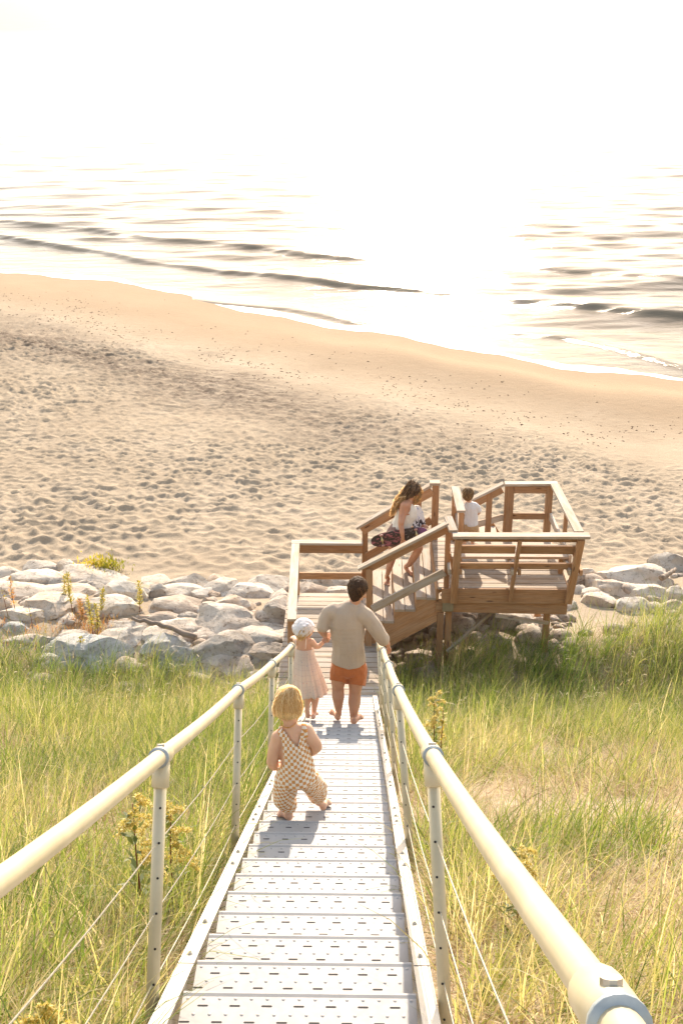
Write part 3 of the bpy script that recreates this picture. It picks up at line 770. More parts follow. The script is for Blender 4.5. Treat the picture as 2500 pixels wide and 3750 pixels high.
# ================================================================== DRIFTWOOD
M_DRIFT = wood_mat('grey_driftwood', (.14, .09, .06), (.30, .22, .16), (.34, .30, .26), .5)
def stick(pts, r, lab, mat=M_DRIFT):
    P = [Vector(hit(*p, lift=.12)) + Vector((0, 0, .1)) for p in pts]
    pp = []; n = 14
    for i in range(n + 1):
        t = i / n * (len(P) - 1); a = min(int(t), len(P) - 2); q = P[a].lerp(P[a + 1], t - a)
        pp.append(q + Vector((0, 0, .015 * math.sin(i * 1.9))) + Vector((0, .012 * math.cos(i * 2.3), 0)))
    o = tube('driftwood', pp, [r * (1.05 - .5 * i / n) * random.uniform(.85, 1.1) for i in range(n + 1)], mat, None, 9)
    tag(o, lab, 'driftwood')
stick([(718, 2358), (620, 2318), (555, 2300), (485, 2288)], .05, 'dark weathered driftwood branch lying across the boulders')
stick([(522, 2182), (543, 2208)], .022, 'short pale stick caught between a white and a dark boulder', simple('bleached_stick', (.55, .48, .38), .8))
stick([(1470, 2335), (1530, 2300)], .05, 'short bleached log at the foot of the side steps', simple('bleached_log', (.50, .40, .28), .8, bmp=.004))
stick([(2418, 2138), (2470, 2105)], .05, 'grey log wedged between boulders at the right edge')

# ================================================================== GRASS
def leaf_mat(name, stops, transl=.55, rough=.55, spec=.45):
    m, nt, N, L, b = newmat(name); uv = coords(nt, 'UV'); sp = N.new('ShaderNodeSeparateXYZ'); L.new(uv, sp.inputs[0])
    col = ramp(nt, stops, sp.outputs[0]); L.new(col, b.inputs['Base Color']); b.inputs['Roughness'].default_value = rough
    b.inputs['Specular IOR Level'].default_value = spec
    tr = N.new('ShaderNodeBsdfTranslucent'); hs = N.new('ShaderNodeHueSaturation'); hs.inputs['Value'].default_value = 1.5; hs.inputs['Saturation'].default_value = 1.1
    L.new(col, hs.inputs['Color']); L.new(hs.outputs[0], tr.inputs[0])
    mx = N.new('ShaderNodeMixShader'); mx.inputs[0].default_value = transl; L.new(b.outputs[0], mx.inputs[1]); L.new(tr.outputs[0], mx.inputs[2])
    L.new(mx.outputs[0], N['Material Output'].inputs[0]); return m
M_GRASS = leaf_mat('dune_grass_blades', [(0, (.09, .14, .03)), (.28, (.18, .225, .05)), (.52, (.28, .295, .085)), (.74, (.43, .375, .16)), (1, (.58, .50, .29))])
M_STRAW = leaf_mat('dry_straw', [(0, (.17, .10, .05)), (.25, (.33, .22, .11)), (.6, (.48, .37, .20)), (1, (.62, .52, .33))], .35)
def blades(name, root, Ln, w, az, lean, curl, hue, mat, lab, seg=5, mask_cat='grass', twist=.5):
    n = len(root); t = np.linspace(0, 1, seg + 1)[None, :]; lean = lean[:, None]; curl = curl[:, None]; Lc = Ln[:, None]
    ang = lean + curl * t ** 1.4                        # angle from upright along the blade
    dt = 1.0 / seg; hx = np.cumsum(np.sin(ang), 1) * dt * Lc; hz = np.cumsum(np.cos(ang), 1) * dt * Lc
    hx = hx - hx[:, :1]; hz = hz - hz[:, :1]
    side = az + np.pi / 2 + rng.normal(0, twist, n); ww = w[:, None] * (1 - t ** 2.2) * .5 + .0003
    ca, sa = np.cos(az)[:, None], np.sin(az)[:, None]
    C_ = np.stack([root[:, 0:1] + hx * ca, root[:, 1:2] + hx * sa, root[:, 2:3] + hz], -1)
    S_ = np.stack([np.cos(side)[:, None] * ww, np.sin(side)[:, None] * ww, ww * .25 * np.sin(side * 3)[:, None]], -1)
    V = np.stack([C_ - S_, C_ + S_], 2).reshape(-1, 3)      # n,(seg+1),2
    base = (np.arange(n) * (seg + 1) * 2)[:, None] + (np.arange(seg) * 2)[None, :]
    Q = np.stack([base, base + 1, base + 3, base + 2], -1).reshape(-1, 4)
    U = np.repeat(hue, seg * 4).reshape(-1, 4); TT = np.tile(t[0][:-1], n).repeat(4).reshape(-1, 4)
    o = link(name, npmesh(name, V, Q, np.stack([U, TT], -1)), mat, None, True)
    return tag(o, lab, mask_cat, kind='stuff')
def scatter(n, y0, y1, power=1.0):
    """points on the dune inside a wedge that opens away from the stairs' top, thinner with distance"""
    y = y0 + (y1 - y0) * rng.random(n * 3) ** power; half = .34 * np.abs(y + .9) + 1.15
    x = (rng.random(n * 3) * 2 - 1) * half; keep = (x < -.70) | (x > .36); return x[keep][:n], y[keep][:n]
def density(x, y):
    """how thickly the marram grows: lush along the foot of the dune and at left, thin and sandy up the right side"""
    nn = vnoise(x * .8, y * .8, 21) * .6 + vnoise(x * 2.3, y * 2.3, 22) * .4
    lush_foot = np.clip((y - 9.2 - .5 * np.sin(x * 1.3)) / 2.2, 0, 1)
    left = np.where(x < 0, .44, .13)
    edge = np.clip(1.3 - np.minimum(abs(x + .7), abs(x - .36)) / .5, 0, 1) * .55
    d = left + .75 * lush_foot + edge * .8 + (nn - .5) * 2.8
    yend = np.where(x < 0, 15.0 + .2 * np.sin(x * 2) + .75 * np.clip((-x - 2.1) / 1.0, 0, 1), 15.3 + .75 * np.clip(x - 2.7, 0, 2.4))
    under = (x > 1.0) & (x < 3.0) & (y > 15.45)
    landing = (x > -1.15) & (x < .40) & (y > 13.5)
    d = np.where((y > yend + .2 * vnoise(x * 3, y * 3, 5)) | under | landing, 0, d); return np.clip(d, 0, 1.4)
def patchy(n, y0, y1, power=1.0):
    x, y = scatter(n, y0, y1, power); k = rng.random(len(x)) < density(x, y); return x[k], y[k]
# tufts: several blades share one crown
cx, cy = patchy(11500, .9, 17.6, .92)
cnt = rng.integers(5, 13, len(cx)); rx_ = np.repeat(cx, cnt) + rng.normal(0, .030, cnt.sum()); ry_ = np.repeat(cy, cnt) + rng.normal(0, .030, cnt.sum())
k = (rx_ < -.64) | (rx_ > .30); rx_, ry_ = rx_[k], ry_[k]; cid = np.repeat(np.arange(len(cx)), cnt)[k]; n = len(rx_)
rz_ = sand_height(rx_, ry_) - .02
far = np.clip((ry_ - 8) / 5, 0, 1)
tl = rng.uniform(.65, 1.2, len(cx))[cid]; Ln = (.34 + .36 * rng.random(n) + .08 * far + .16 * np.clip((ry_ - 13.5) / 2, 0, 1) * (rx_ > .3)) * tl
Ln = np.where((rx_ > .3) & (ry_ < 10), Ln * .9, Ln)
edge_near = np.minimum(abs(rx_ + .64), abs(rx_ - .30)) < .25
w = rng.uniform(.0034, .0074, n) + .0010 * far
hue_c = np.clip(.33 + .22 * rng.normal(size=len(cx)) + .55 * (vnoise(cx * .7, cy * .7, 77) - .45), 0, 1)[cid]
green_foot = np.where((rx_ > 0), -.10 * far, .02 * far)
hue = np.clip(hue_c + .14 * rng.normal(size=n) + green_foot + np.where(rx_ > 0, .16 * (1 - far), .08 * (1 - far)), 0, 1)
az = rng.uniform(0, 2 * np.pi, n); az = np.where(rng.random(n) < .35, rng.normal(R(20), .6, n), az)
lean = np.abs(rng.normal(.18, .20, n)); curl = np.abs(rng.normal(1.0, .7, n))
lean = np.where(edge_near, lean * .6, lean)
blades('dune_grass', np.stack([rx_, ry_, rz_], -1), Ln, w, az, lean, curl, hue, M_GRASS, 'long green and yellow marram grass covering the dune on both sides of the stairs')
# dead straw lying in a mat on the sand
cx, cy = scatter(210000, .9, 16.2, .8); dd = density(cx, cy); k = (rng.random(len(cx)) < np.where(dd > 0, np.clip(1.9 * vnoise(cx * 1.3, cy * 1.3, 51) - .25, .12, 1), .22 * (cy < 14.6) * (vnoise(cx * 2, cy * 2, 53) > .4))); cx, cy = cx[k], cy[k]; n = len(cx)
blades('dry_grass', np.stack([cx, cy, sand_height(cx, cy) + rng.uniform(.0, .05, n)], -1), rng.uniform(.12, .42, n), rng.uniform(.0022, .0045, n), rng.uniform(0, 6.283, n), rng.normal(1.12, .25, n), rng.uniform(.1, .9, n), rng.random(n), M_STRAW, 'dead straw and dry grass matted over the sand of the dune', seg=4)
# upright dry stalks with pale seed heads
cx, cy = patchy(2600, 2.0, 17.0, .7); n = len(cx)
blades('dry_stalks', np.stack([cx, cy, sand_height(cx, cy)], -1), rng.uniform(.35, .72, n), rng.uniform(.0022, .0034, n), rng.uniform(0, 6.283, n), np.abs(rng.normal(.12, .1, n)), rng.uniform(.1, .9, n), rng.random(n) * .5 + .5, M_STRAW, 'tall thin straw coloured stalks standing above the green grass', seg=5)
# broad grass tips at the dune foot, glints painted as pale straw colour
k = rng.random(len(rx_)) < np.where((ry_ > 12.2), .075, .0); a = np.stack([rx_, ry_, rz_ + .30], -1)[k]; n = len(a)
a[:, 0] += rng.normal(0, .1, n); a[:, 1] += rng.normal(0, .1, n); a[:, 2] += rng.uniform(-.1, .16, n)
blades('grass_tip_glints', a, rng.uniform(.07, .15, n), rng.uniform(.006, .011, n), rng.uniform(0, 6.283, n), rng.normal(.9, .4, n), rng.uniform(.2, 1.2, n), rng.random(n) * .4 + .6, M_STRAW, 'pale tips painted as glints over the grass at the foot of the dune', seg=3)
# a few blades leaning over the metal treads
rt = []; 
for (kx, kk, s_) in [(-.60, 2, 1), (-.60, 6, 1), (-.60, 3.4, 1), (.24, 5, -1), (.24, 8, -1), (.24, 12, -1), (-.60, 10, 1), (.24, 16, -1), (.24, 1.5, -1), (-.60, 14, 1)]:
    p = nose(kk)
    for q in range(4): rt.append((kx + s_ * -.10, p.y + random.uniform(-.15, .15), p.z - .2, s_))
rt = np.array(rt); n = len(rt)
blades('leaning_grass', rt[:, :3], rng.uniform(.35, .62, n), rng.uniform(.002, .0036, n), np.where(rt[:, 3] > 0, 0, np.pi) + rng.normal(0, .6, n), rng.uniform(.1, .5, n), rng.uniform(.5, 1.5, n), rng.random(n), M_GRASS, 'thin grass blades leaning over the edges of the metal treads')

# ================================================================== WEEDS
M_RED = leaf_mat('red_stem_leaves', [(0, (.38, .14, .05)), (.5, (.48, .26, .09)), (1, (.50, .38, .12))], .4)
M_YG = leaf_mat('yellow_green_leaves', [(0, (.16, .17, .03)), (.5, (.34, .30, .05)), (1, (.58, .43, .08))], .45)
M_STEM = simple('red_brown_stem', (.20, .07, .03), .7)
def leafy(name, x, y, h, lab, stem_mat, leaf_m, n, r, ll, lw, sway=.04, seed=0, hue=(0, 1), z0=None, cat='plant', low=.25, group=None):
    g = np.random.default_rng(seed); z = gz(x, y) if z0 is None else z0
    root = empty(name, (x, y, z)); tag(root, lab, cat, group)
    pts = [Vector((x + sway * math.sin(t * 2.2 + seed), y + sway * .5 * math.cos(t * 2 + seed), z - .05 + (h + .05) * t)) for t in np.linspace(0, 1, 7)]
    tube('stem', pts, [.007, .0065, .006, .005, .004, .003, .002], stem_mat, root, 6)
    V, Q, U = [], [], []
    for i in range(n):
        t = low + (1 - low) * g.random(); a = pts[0].lerp(pts[-1], 0); f_ = t * 6; j = min(int(f_), 5); a = pts[j].lerp(pts[j + 1], f_ - j)
        an = g.uniform(0, 6.283); el = g.uniform(-.2, 1.1); d = Vector((math.cos(an) * math.cos(el), math.sin(an) * math.cos(el), math.sin(el)))
        L_ = ll * g.uniform(.6, 1.2) * (1.15 - .6 * t); _, s_, u_ = frame(d); o = len(V); a = a + d * r * g.random()
        V += [a, a + d * L_ * .45 + s_ * lw * .5, a + d * L_, a + d * L_ * .45 - s_ * lw * .5]
        Q.append((o, o + 1, o + 2, o + 3)); uu = g.uniform(*hue); U += [(uu, 0), (uu, .5), (uu, 1), (uu, .5)]
    me = pymesh('leaves', V, Q, U); link('leaves', me, leaf_m, root)['kind'] = 'stuff'
    return root
def groundpt(ax, ay): P = hit(A[0] + A[2] * ax, A[1] + A[2] * ay); return P
WEEDS = [(930, 880, 560, 330, 2, 'tall leafy weed on a dark red stem, rightmost of the weed cluster by the rocks', 1),
 (870, 860, 500, 380, 2, 'leafy yellow green weed standing left of the dark stemmed one', 1),
 (790, 700, 520, 200, 1, 'bushy weed with red lower leaves in the middle of the cluster', 1),
 (700, 640, 270, 370, 2, 'tall red stalk with green tip, tallest of the weed cluster', 1),
 (650, 560, 300, 260, 2, 'dark green spike beside the tallest red stalk', 1),
 (990, 690, 420, 270, 2, 'weed with upright green tip leaning against the white boulder', 1),
 (1335, 650, 350, 300, 2, 'single orange and green spike growing between the boulders', 1),
 (295, 810, 560, 250, 0, 'bare dark stem standing on the red sand at left', 0),
 (65, 700, 380, 320, 0, 'thin reddish stem near the left edge of the picture', 0),
 (150, 640, 310, 330, 1, 'thin curved red stalk with orange tip at left', .5),
 (800, 1110, 880, 230, 0, 'bare twiggy stem in front of the large grey boulder', .3)]
for i, (bx, by, ty, hp, q, lab, lf) in enumerate(WEEDS):
    P = groundpt(bx, by); k = F / float((P - CAM) @ _f); h = (by - ty) * A[2] / k / .88
    leafy('weed', P[0], P[1], h, lab, M_STEM, M_YG if q != 1 else M_RED, int(150 * lf) + 6, .03, .075, .026, .03, i, (0, 1) if q == 2 else (.2, 1), z0=P[2], low=.3 if q else .6, group='weeds among the riprap')
# orange haze of small red weeds over the bare ground: many small sprigs
g = np.random.default_rng(5); rt = []
while len(rt) < 900:
    px = g.uniform(0, 1300) if g.random() < .5 else g.uniform(650, 1120); py = g.normal(720, 70) if px < 600 else g.normal(700, 75)
    P = toPix((0, 0, 0)); P = (A[0] + A[2] * px, A[1] + A[2] * py); rt.append(P)
pts = []
for P in rt:
    d = ray(*P); t = (1.75 - CZ) / d[2]; q = CAM + d * t; pts.append((q[0], q[1], gz(q[0], q[1])))
pts = np.array(pts); n = len(pts)
blades('red_ground_weeds', pts, rng.uniform(.04, .17, n), rng.uniform(.005, .011, n), rng.uniform(0, 6.28, n), rng.uniform(0, .8, n), rng.uniform(0, 1, n), rng.random(n), M_RED, 'small orange and red weeds creeping over bare sand among the boulders', seg=3)
# low bush on the sand edge
P = hit(A[0] + A[2] * 965, A[1] + A[2] * 235); root = tag(empty('low_bush', P), 'low yellow and reddish bush on the sand behind the white slab', 'bush')
V, Q, U = [], [], []
for i in range(900):
    a = g.normal(size=3) * np.array([.19, .12, .09]); a[2] = abs(a[2]); p = Vector(P) + Vector(a); d = Vector((g.normal() * .5, g.normal() * .5, 1)).normalized(); _, s_, u_ = frame(d); o = len(V); L_ = g.uniform(.05, .10)
    V += [p, p + d * L_ * .5 + s_ * .012, p + d * L_, p + d * L_ * .5 - s_ * .012]; Q.append((o, o + 1, o + 2, o + 3)); uu = min(1, max(0, .5 - a[0] * 1.2 + g.normal() * .2)); U += [(uu, 0)] * 4
link('leaves', pymesh('leaves', V, Q, U), M_YG, root)['kind'] = 'stuff'
for q in range(5): tube('stem', [Vector(P), Vector(P) + Vector((g.normal() * .12, g.normal() * .06, .14))], .006, M_STEM, root, 5)
# goldenrods
M_GOLD = leaf_mat('goldenrod_plumes', [(0, (.36, .30, .07)), (.5, (.56, .46, .13)), (1, (.70, .58, .22))], .4)
M_GLEAF = leaf_mat('goldenrod_leaves', [(0, (.08, .12, .03)), (1, (.20, .22, .05))], .45)
def goldenrod(px, py, Y, h, lab, spread, seed, n=11):
    T = atY(px, py, Y); x, y = T.x, T.y; z = gz(x, y); h = max(h, T.z - z); g = np.random.default_rng(seed)
    root = leafy('goldenrod', x, y, h * .95, lab, M_STEM, M_GLEAF, 60, .02, .11, .022, .02, seed, z0=z, low=.1)
    root['group'] = 'goldenrod plants in the dune grass'
    V, Q, U = [], [], []
    for i in range(n):
        t = .55 + .45 * i / (n - 1); an = g.uniform(0, 6.283); a = Vector((x, y, z + h * t)); L_ = spread * (1.2 - t) * 2.0 * g.uniform(.7, 1.2) + .02
        dirh = Vector((math.cos(an), math.sin(an), 0))
        for s in range(int(46 * (L_ / spread + .5))):
            u = g.random(); c_ = a + dirh * (L_ * u) + Vector((0, 0, L_ * (.75 * u - .9 * u * u))) + Vector(g.normal(size=3) * .007)
            for w_ in range(3):
                d = Vector(g.normal(size=3)).normalized(); _, s_, u_ = frame(d); o = len(V); r = .0065
                V += [c_, c_ + d * r + s_ * r * .6, c_ + d * 2 * r, c_ + d * r - s_ * r * .6]; Q.append((o, o + 1, o + 2, o + 3)); uu = g.random(); U += [(uu, 0)] * 4
    link('flower_plume', pymesh('flower_plume', V, Q, U), M_GOLD, root)['kind'] = 'stuff'
goldenrod(500, 2935, 4.25, .8, 'yellow goldenrod plant behind the nearest left handrail post', .11, 3)
goldenrod(625, 2965, 4.5, .7, 'smaller goldenrod right of the nearest left post', .08, 4, 8)
goldenrod(150, 3690, 2.6, .3, 'goldenrod cut by the bottom edge at left', .08, 6, 9)
goldenrod(1905, 3110, 4.2, .4, 'goldenrod plant behind the right handrail pipe', .11, 8)
goldenrod(1600, 2545, 9.0, .45, 'green goldenrod in the grass beyond the right handrail', .10, 9)
leafy('weed', *list(atY(1615, 2560, 8.8))[:2], .75, 'thin orange spike standing in the grass right of the handrail', M_STEM, M_YG, 70, .02, .06, .02, .02, 31)
# ================================================================== PEOPLE
def blob_vf(c_, rad, n=12, m=8):
    vs = []; fs = []
    for j in range(1, m):
        th = math.pi * j / m
        for i in range(n):
            ph = 2 * math.pi * i / n; vs.append((c_[0] + rad[0] * math.sin(th) * math.cos(ph), c_[1] + rad[1] * math.sin(th) * math.sin(ph), c_[2] + rad[2] * math.cos(th)))
    top = len(vs); vs.append((c_[0], c_[1], c_[2] + rad[2])); bot = len(vs); vs.append((c_[0], c_[1], c_[2] - rad[2]))
    for j in range(m - 2):
        for i in range(n): a = j * n + i; b_ = j * n + (i + 1) % n; fs.append((a, a + n, b_ + n, b_))
    for i in range(n): fs.append((top, i, (i + 1) % n)); fs.append((bot, (m - 2) * n + (i + 1) % n, (m - 2) * n + i))
    return vs, fs
def chain(pts):
    """pts: (point, r) or (point, (rx, ry)); spheres strung closely along the line"""
    out = []
    def rr(r): return (r, r, r) if not hasattr(r, '__len__') else ((r[0], r[1], min(r)) if len(r) == 2 else r)
    for i in range(len(pts) - 1):
        (p, a), (q, b_) = pts[i], pts[i + 1]; a, b_ = rr(a), rr(b_); L_ = (q - p).length
        n = max(2, int(L_ / (min(min(a), min(b_)) * .38)) + 1)
        for k in range(n):
            t = k / n; out.append(blob_vf(p.lerp(q, t), [a[c_] + (b_[c_] - a[c_]) * t for c_ in range(3)]))
    out.append(blob_vf(pts[-1][0], rr(pts[-1][1]))); return out
def fuse(name, blobs, vox, mat, parent, smooth=6, fac=.5, disp=None, post=None):
    vs, fs = [], []
    for v, f in blobs:
        o = len(vs); vs += v; fs += [tuple(o + i for i in q) for q in f]
    me = pymesh(name, vs, fs); ob = bpy.data.objects.new(name, me); COL.objects.link(ob)
    r_ = ob.modifiers.new('r', 'REMESH'); r_.mode = 'VOXEL'; r_.voxel_size = vox
    s_ = ob.modifiers.new('s', 'SMOOTH'); s_.factor = fac; s_.iterations = smooth
    dg = bpy.context.evaluated_depsgraph_get(); me2 = bpy.data.meshes.new_from_object(ob.evaluated_get(dg))
    bpy.data.objects.remove(ob); me2.name = name
    if disp or post:
        n = len(me2.vertices); V = np.zeros(n * 3); me2.vertices.foreach_get('co', V); V = V.reshape(-1, 3)
        N_ = np.zeros(n * 3); me2.vertices.foreach_get('normal', N_) ; N_ = N_.reshape(-1, 3)
        if disp: V = V + N_ * disp(V)[:, None]; me2.vertices.foreach_set('co', V.ravel())
        if post: post(me2, V)
    me2.update(); return link(name, me2, mat, parent, True)
def finger_set(wrist, tip, palm_n, L_, r, curl=.5, thumb_side=1, spread=.12):
    """a palm and five bent fingers; wrist -> tip gives the hand's direction"""
    d, s, u = frame(tip - wrist, Vector(palm_n)); out = []; u = Vector(u)
    P0 = wrist; P1 = wrist + d * (L_ * .50)
    for k in (-1, -.33, .33, 1):
        out += chain([(P0 + s * (k * L_ * .09), r * 1.15), (P1 + s * (k * L_ * .17), r * 1.15)])
    for i, k in enumerate((-1, -.36, .33, 1)):
        ln = L_ * (.44, .52, .49, .36)[i] * 1.0; b0 = P1 + s * (k * L_ * .18); dd = (d + s * (k * spread)).normalized(); pts = [(b0, r)]
        p = b0; an = 0
        for q, f_ in enumerate((.45, .32, .26)):
            an += curl * (.9, 1.1, .8)[q]; p = p + (dd * math.cos(an) - u * math.sin(an)) * (ln * f_); pts.append((p, r * (.95, .88, .78)[q]))
        out += chain(pts)
    tb = P0 + d * (L_ * .12) + s * (thumb_side * -L_ * .16); t1 = tb + (d * .7 - s * thumb_side * .8 - u * .25).normalized() * L_ * .22
    t2 = t1 + (d * .95 - s * thumb_side * .15 - u * .5 * curl).normalized() * L_ * .2
    out += chain([(P0 + d * L_ * .05, r * 1.2), (tb, r * 1.2), (t1, r * 1.08), (t2, r * .9)]); return out
def foot(heel, toe, L_=None, r=.03, ank=None, spread=1):
    d = (toe - heel); L_ = d.length; d.normalize(); s = d.cross(Vector((0, 0, 1))).normalized(); out = []
    up = Vector((0, 0, 1))
    out += chain([(heel + d * r * .9 + up * r, r), (heel + d * L_ * .4 + up * r * .9, r * .85), (heel + d * L_ * .7 + up * r * .62, (r * 1.1))])
    if ank is not None: out += chain([(ank, r * .95), (heel + d * r * 1.2 + up * r * 1.3, r), (heel + d * L_ * .6 + up * r * .75, r * .72)])
    for k in range(5):
        o_ = (k - 2) / 2; b0 = heel + d * L_ * .66 + s * (o_ * r * 1.15) + up * r * .42; ln = L_ * (.34, .30, .27, .23, .18)[k if spread > 0 else 4 - k]
        rr_ = r * ((.42, .30, .28, .27, .25)[k if spread > 0 else 4 - k]); out += chain([(b0, r * .45), (b0 + d * ln - up * r * .1, rr_)])
    return out
def hair_strands(name, center, rad, crown, n, mat, parent, keep, length=1.0, w=.004, droop=0.0, jitter=.06, lift=1.02, seed=3):
    """locks that start at the crown whorl and follow the skull down to the hairline"""
    g = np.random.default_rng(seed); V, Q, U = [], [], []; C_ = Vector(center); cr = Vector(crown).normalized(); _, sx, sy = frame(cr, Vector((0, 1, 0)))
    for i in range(n):
        a = g.uniform(0, 6.283); th0 = g.uniform(0.02, 1.5) if i % 3 else g.uniform(0, .3); dth = g.uniform(.35, .95) * length; hu = g.random(); ww = w * g.uniform(.6, 1.4); rl = lift + g.uniform(-.01, .05)
        pts = []; a2 = a
        for k in range(7):
            th = th0 + dth * k / 6; a2 += g.normal() * jitter
            dv = cr * math.cos(th) + (sx * math.cos(a2) + sy * math.sin(a2)) * math.sin(th)
            p = C_ + Vector((dv.x * rad[0], dv.y * rad[1], dv.z * rad[2])) * (rl + .012 * k / 6)
            if dv.z < 0: p.z -= droop * abs(dv.z)
            pts.append((p, dv))
        if not keep(pts[-1][0]): continue
        o = len(V)
        for k, (p, dv) in enumerate(pts):
            tdir = (pts[min(k + 1, 6)][0] - pts[max(k - 1, 0)][0]); s_ = tdir.cross(dv); 
            if s_.length < 1e-9: s_ = sx
            s_ = s_.normalized() * ww * (1 - (k / 6) ** 2.5 * .85); V += [p - s_, p + s_]
        for k in range(6): q = o + 2 * k; Q.append((q, q + 1, q + 3, q + 2)); U += [(hu, k / 6)] * 4
    return link(name, pymesh(name, V, Q, U), mat, parent, True)
def lock_strands(name, paths, n, spread, w, mat, parent, seed=1, wave=.01):
    g = np.random.default_rng(seed); V, Q, U = [], [], []
    for i in range(n):
        P, sp = paths[i % len(paths)]; of = Vector(g.normal(size=3)) ; hu = g.random(); ww = w * g.uniform(.6, 1.4); ph = g.uniform(0, 6.28); o = len(V); m_ = 10; end = g.uniform(.75, 1)
        pts = []
        for k in range(m_ + 1):
            t = k / m_ * end * (len(P) - 1); j = min(int(t), len(P) - 2); s0 = sp[j] + (sp[j + 1] - sp[j]) * (t - j)
            p = Vector(P[j]).lerp(Vector(P[j + 1]), t - j) + of * s0 * .55 + Vector((math.sin(t * 5 + ph), math.cos(t * 4 + ph), 0)) * wave; pts.append(p)
        for k, p in enumerate(pts):
            td = (pts[min(k + 1, m_)] - pts[max(k - 1, 0)]); s_ = td.cross(Vector((g.normal() * .15, -1, .25))).normalized() * ww * (1 - (k / m_) ** 3 * .8); V += [p - s_, p + s_]
        for k in range(m_): q = o + 2 * k; Q.append((q, q + 1, q + 3, q + 2)); U += [(hu, k / m_)] * 4
    return link(name, pymesh(name, V, Q, U), mat, parent, True)
def cloth_mat(name, col, rough=.85, weave=600, bmp=.0012, transl=0.0, fold=8):
    m, nt, N, L, b = newmat(name); c = coords(nt)
    lo = tuple(v * .9 for v in col); hi = tuple(min(1, v * 1.08) for v in col)
    L.new(ramp(nt, [(.35, lo), (.65, hi)], nz(nt, c, 260, 3, .7)), b.inputs['Base Color']); b.inputs['Roughness'].default_value = rough
    b.inputs['Specular IOR Level'].default_value = .15; b.inputs['Sheen Weight'].default_value = .2
    n1 = bump(nt, nz(nt, c, fold, 3, .5, .5), .35, .012, None); bump(nt, nz(nt, c, weave, 2), .3, bmp, b, n1)
    if transl:
        tr = N.new('ShaderNodeBsdfTranslucent'); tr.inputs[0].default_value = (*col, 1); mx = N.new('ShaderNodeMixShader'); mx.inputs[0].default_value = transl
        L.new(b.outputs[0], mx.inputs[1]); L.new(tr.outputs[0], mx.inputs[2]); L.new(mx.outputs[0], N['Material Output'].inputs[0])
    return m
def hair_mat(name, stops, tr=.3):
    m = leaf_mat(name, stops, tr, .6, .2); return m
def cap_mat(name, col): return simple(name, col, .7, 0, .25, 60, .002, .15)
def folds(amp, fx, fz, seed=0):
    def f(V):
        return np.array([amp * (mnoise.noise(Vector((p[0] * fx + seed, p[1] * fx, p[2] * fz))) + .5 * mnoise.noise(Vector((p[0] * fx * 2.3, p[1] * fx * 2.3 + seed, p[2] * fz * 2.0)))) for p in V])
    return f

def relax(bm):
    """evens out the cut edge of a garment"""
    for it in range(14):
        new = {}
        for v in bm.verts:
            nb = [e.other_vert(v) for e in v.link_edges if e.is_boundary]
            if len(nb) == 2: new[v] = (nb[0].co + nb[1].co + v.co) / 3
        for v, c_ in new.items(): v.co = c_
def cutter(which, test):
    """trims a garment along its hem, seen from the stairs"""
    ox, oy, s = {2: (900, 2000, .38265), 3: (900, 2450, .2551), 4: (1340, 1720, .19133), 5: (1560, 1740, .19133)}[which]
    def post(me, V):
        bm = bmesh.new(); bm.from_mesh(me); kill = []
        for v in bm.verts:
            X, Y = toPix(v.co)
            if test((X - ox) / s, (Y - oy) / s): kill.append(v)
        bmesh.ops.delete(bm, geom=kill, context='VERTS'); relax(bm); bm.to_mesh(me); bm.free()
    return post
# ---------------------------------------------------------------- the man
c2 = crop(900, 2000, .38265); mm = .001035
man = tag(empty('person', atZ(1262, 2650, 3.94)), 'man with short dark hair in a beige shirt and rust orange shorts walking down barefoot', 'person')
Ym = 10.42; P = lambda x, y, dy=0.0: c2(x, y, Ym + dy)
kL, kR = nose(26).z, nose(25.3).z
B = []
B += chain([(P(985, 1150), (.155, .115)), (P(985, 1040), (.150, .105)), (P(975, 880), (.158, .110)), (P(960, 730), (.160, .108)), (P(968, 665), (.130, .085)), (P(1000, 605), (.075, .06))])
B += chain([(P(1020, 590), .058), (P(1045, 520), .053), (P(1060, 470, .01), .056)])                         # neck
B += chain([(P(1068, 425, .02), (.086, .100, .092)), (P(1070, 385, .02), (.086, .102, .09))]); B += chain([(P(1082, 470, .065), .05), (P(1095, 490, .09), .035)])
B += chain([(P(1125, 455, .09), .013), (P(1136, 462, .11), .010)])                                            # nose just past the cheek
B += chain([(P(1142, 470, .0), (.012, .022, .028)), (P(1140, 488, .0), (.010, .014, .014))]); B += chain([(P(992, 450, .02), (.012, .02, .028)), (P(993, 462, .02), (.01, .014, .014))])
B += chain([(P(850, 640), .070), (P(795, 665), .060), (P(745, 735, -.02), .050), (P(728, 800, -.03), .047)])   # left upper arm
B += chain([(P(728, 800, -.03), .045), (P(745, 835, .03), .036), (P(757, 862, .10), .027)])
B += finger_set(P(752, 850, .09), P(790, 885, .17), (0, -.5, 1), .155, .0095, .75, -1)
B += chain([(P(1075, 655), .070), (P(1145, 690), .062), (P(1235, 780, .0), .054), (P(1300, 880, .02), .048)])   # right arm
B += chain([(P(1300, 880, .02), .046), (P(1335, 920, .05), .036), (P(1355, 940, .08), .028)])
B += finger_set(P(1350, 935, .07), P(1380, 985, .11), (-.2, -.4, 1), .16, .0100, .55, 1)
for (hx, kx, ax, hy, ky, ay, cx_, cy_) in ((895, 880, 888, 1190, 1350, 1600, 883, 1440), (1065, 1045, 1026, 1190, 1385, 1665, 1038, 1500)):
    B += chain([(P(hx, hy), .092), (P((hx + kx) / 2, (hy + ky) / 2 - 10, .02), .082), (P(kx, ky, .04), .062), (P(cx_, cy_, .02), .064), (P((cx_ + ax) / 2, (cy_ * .4 + ay * .6), .03), .043), (P(ax, ay - 15, .05), .030), (P(ax, ay + 10, .05), .031)])
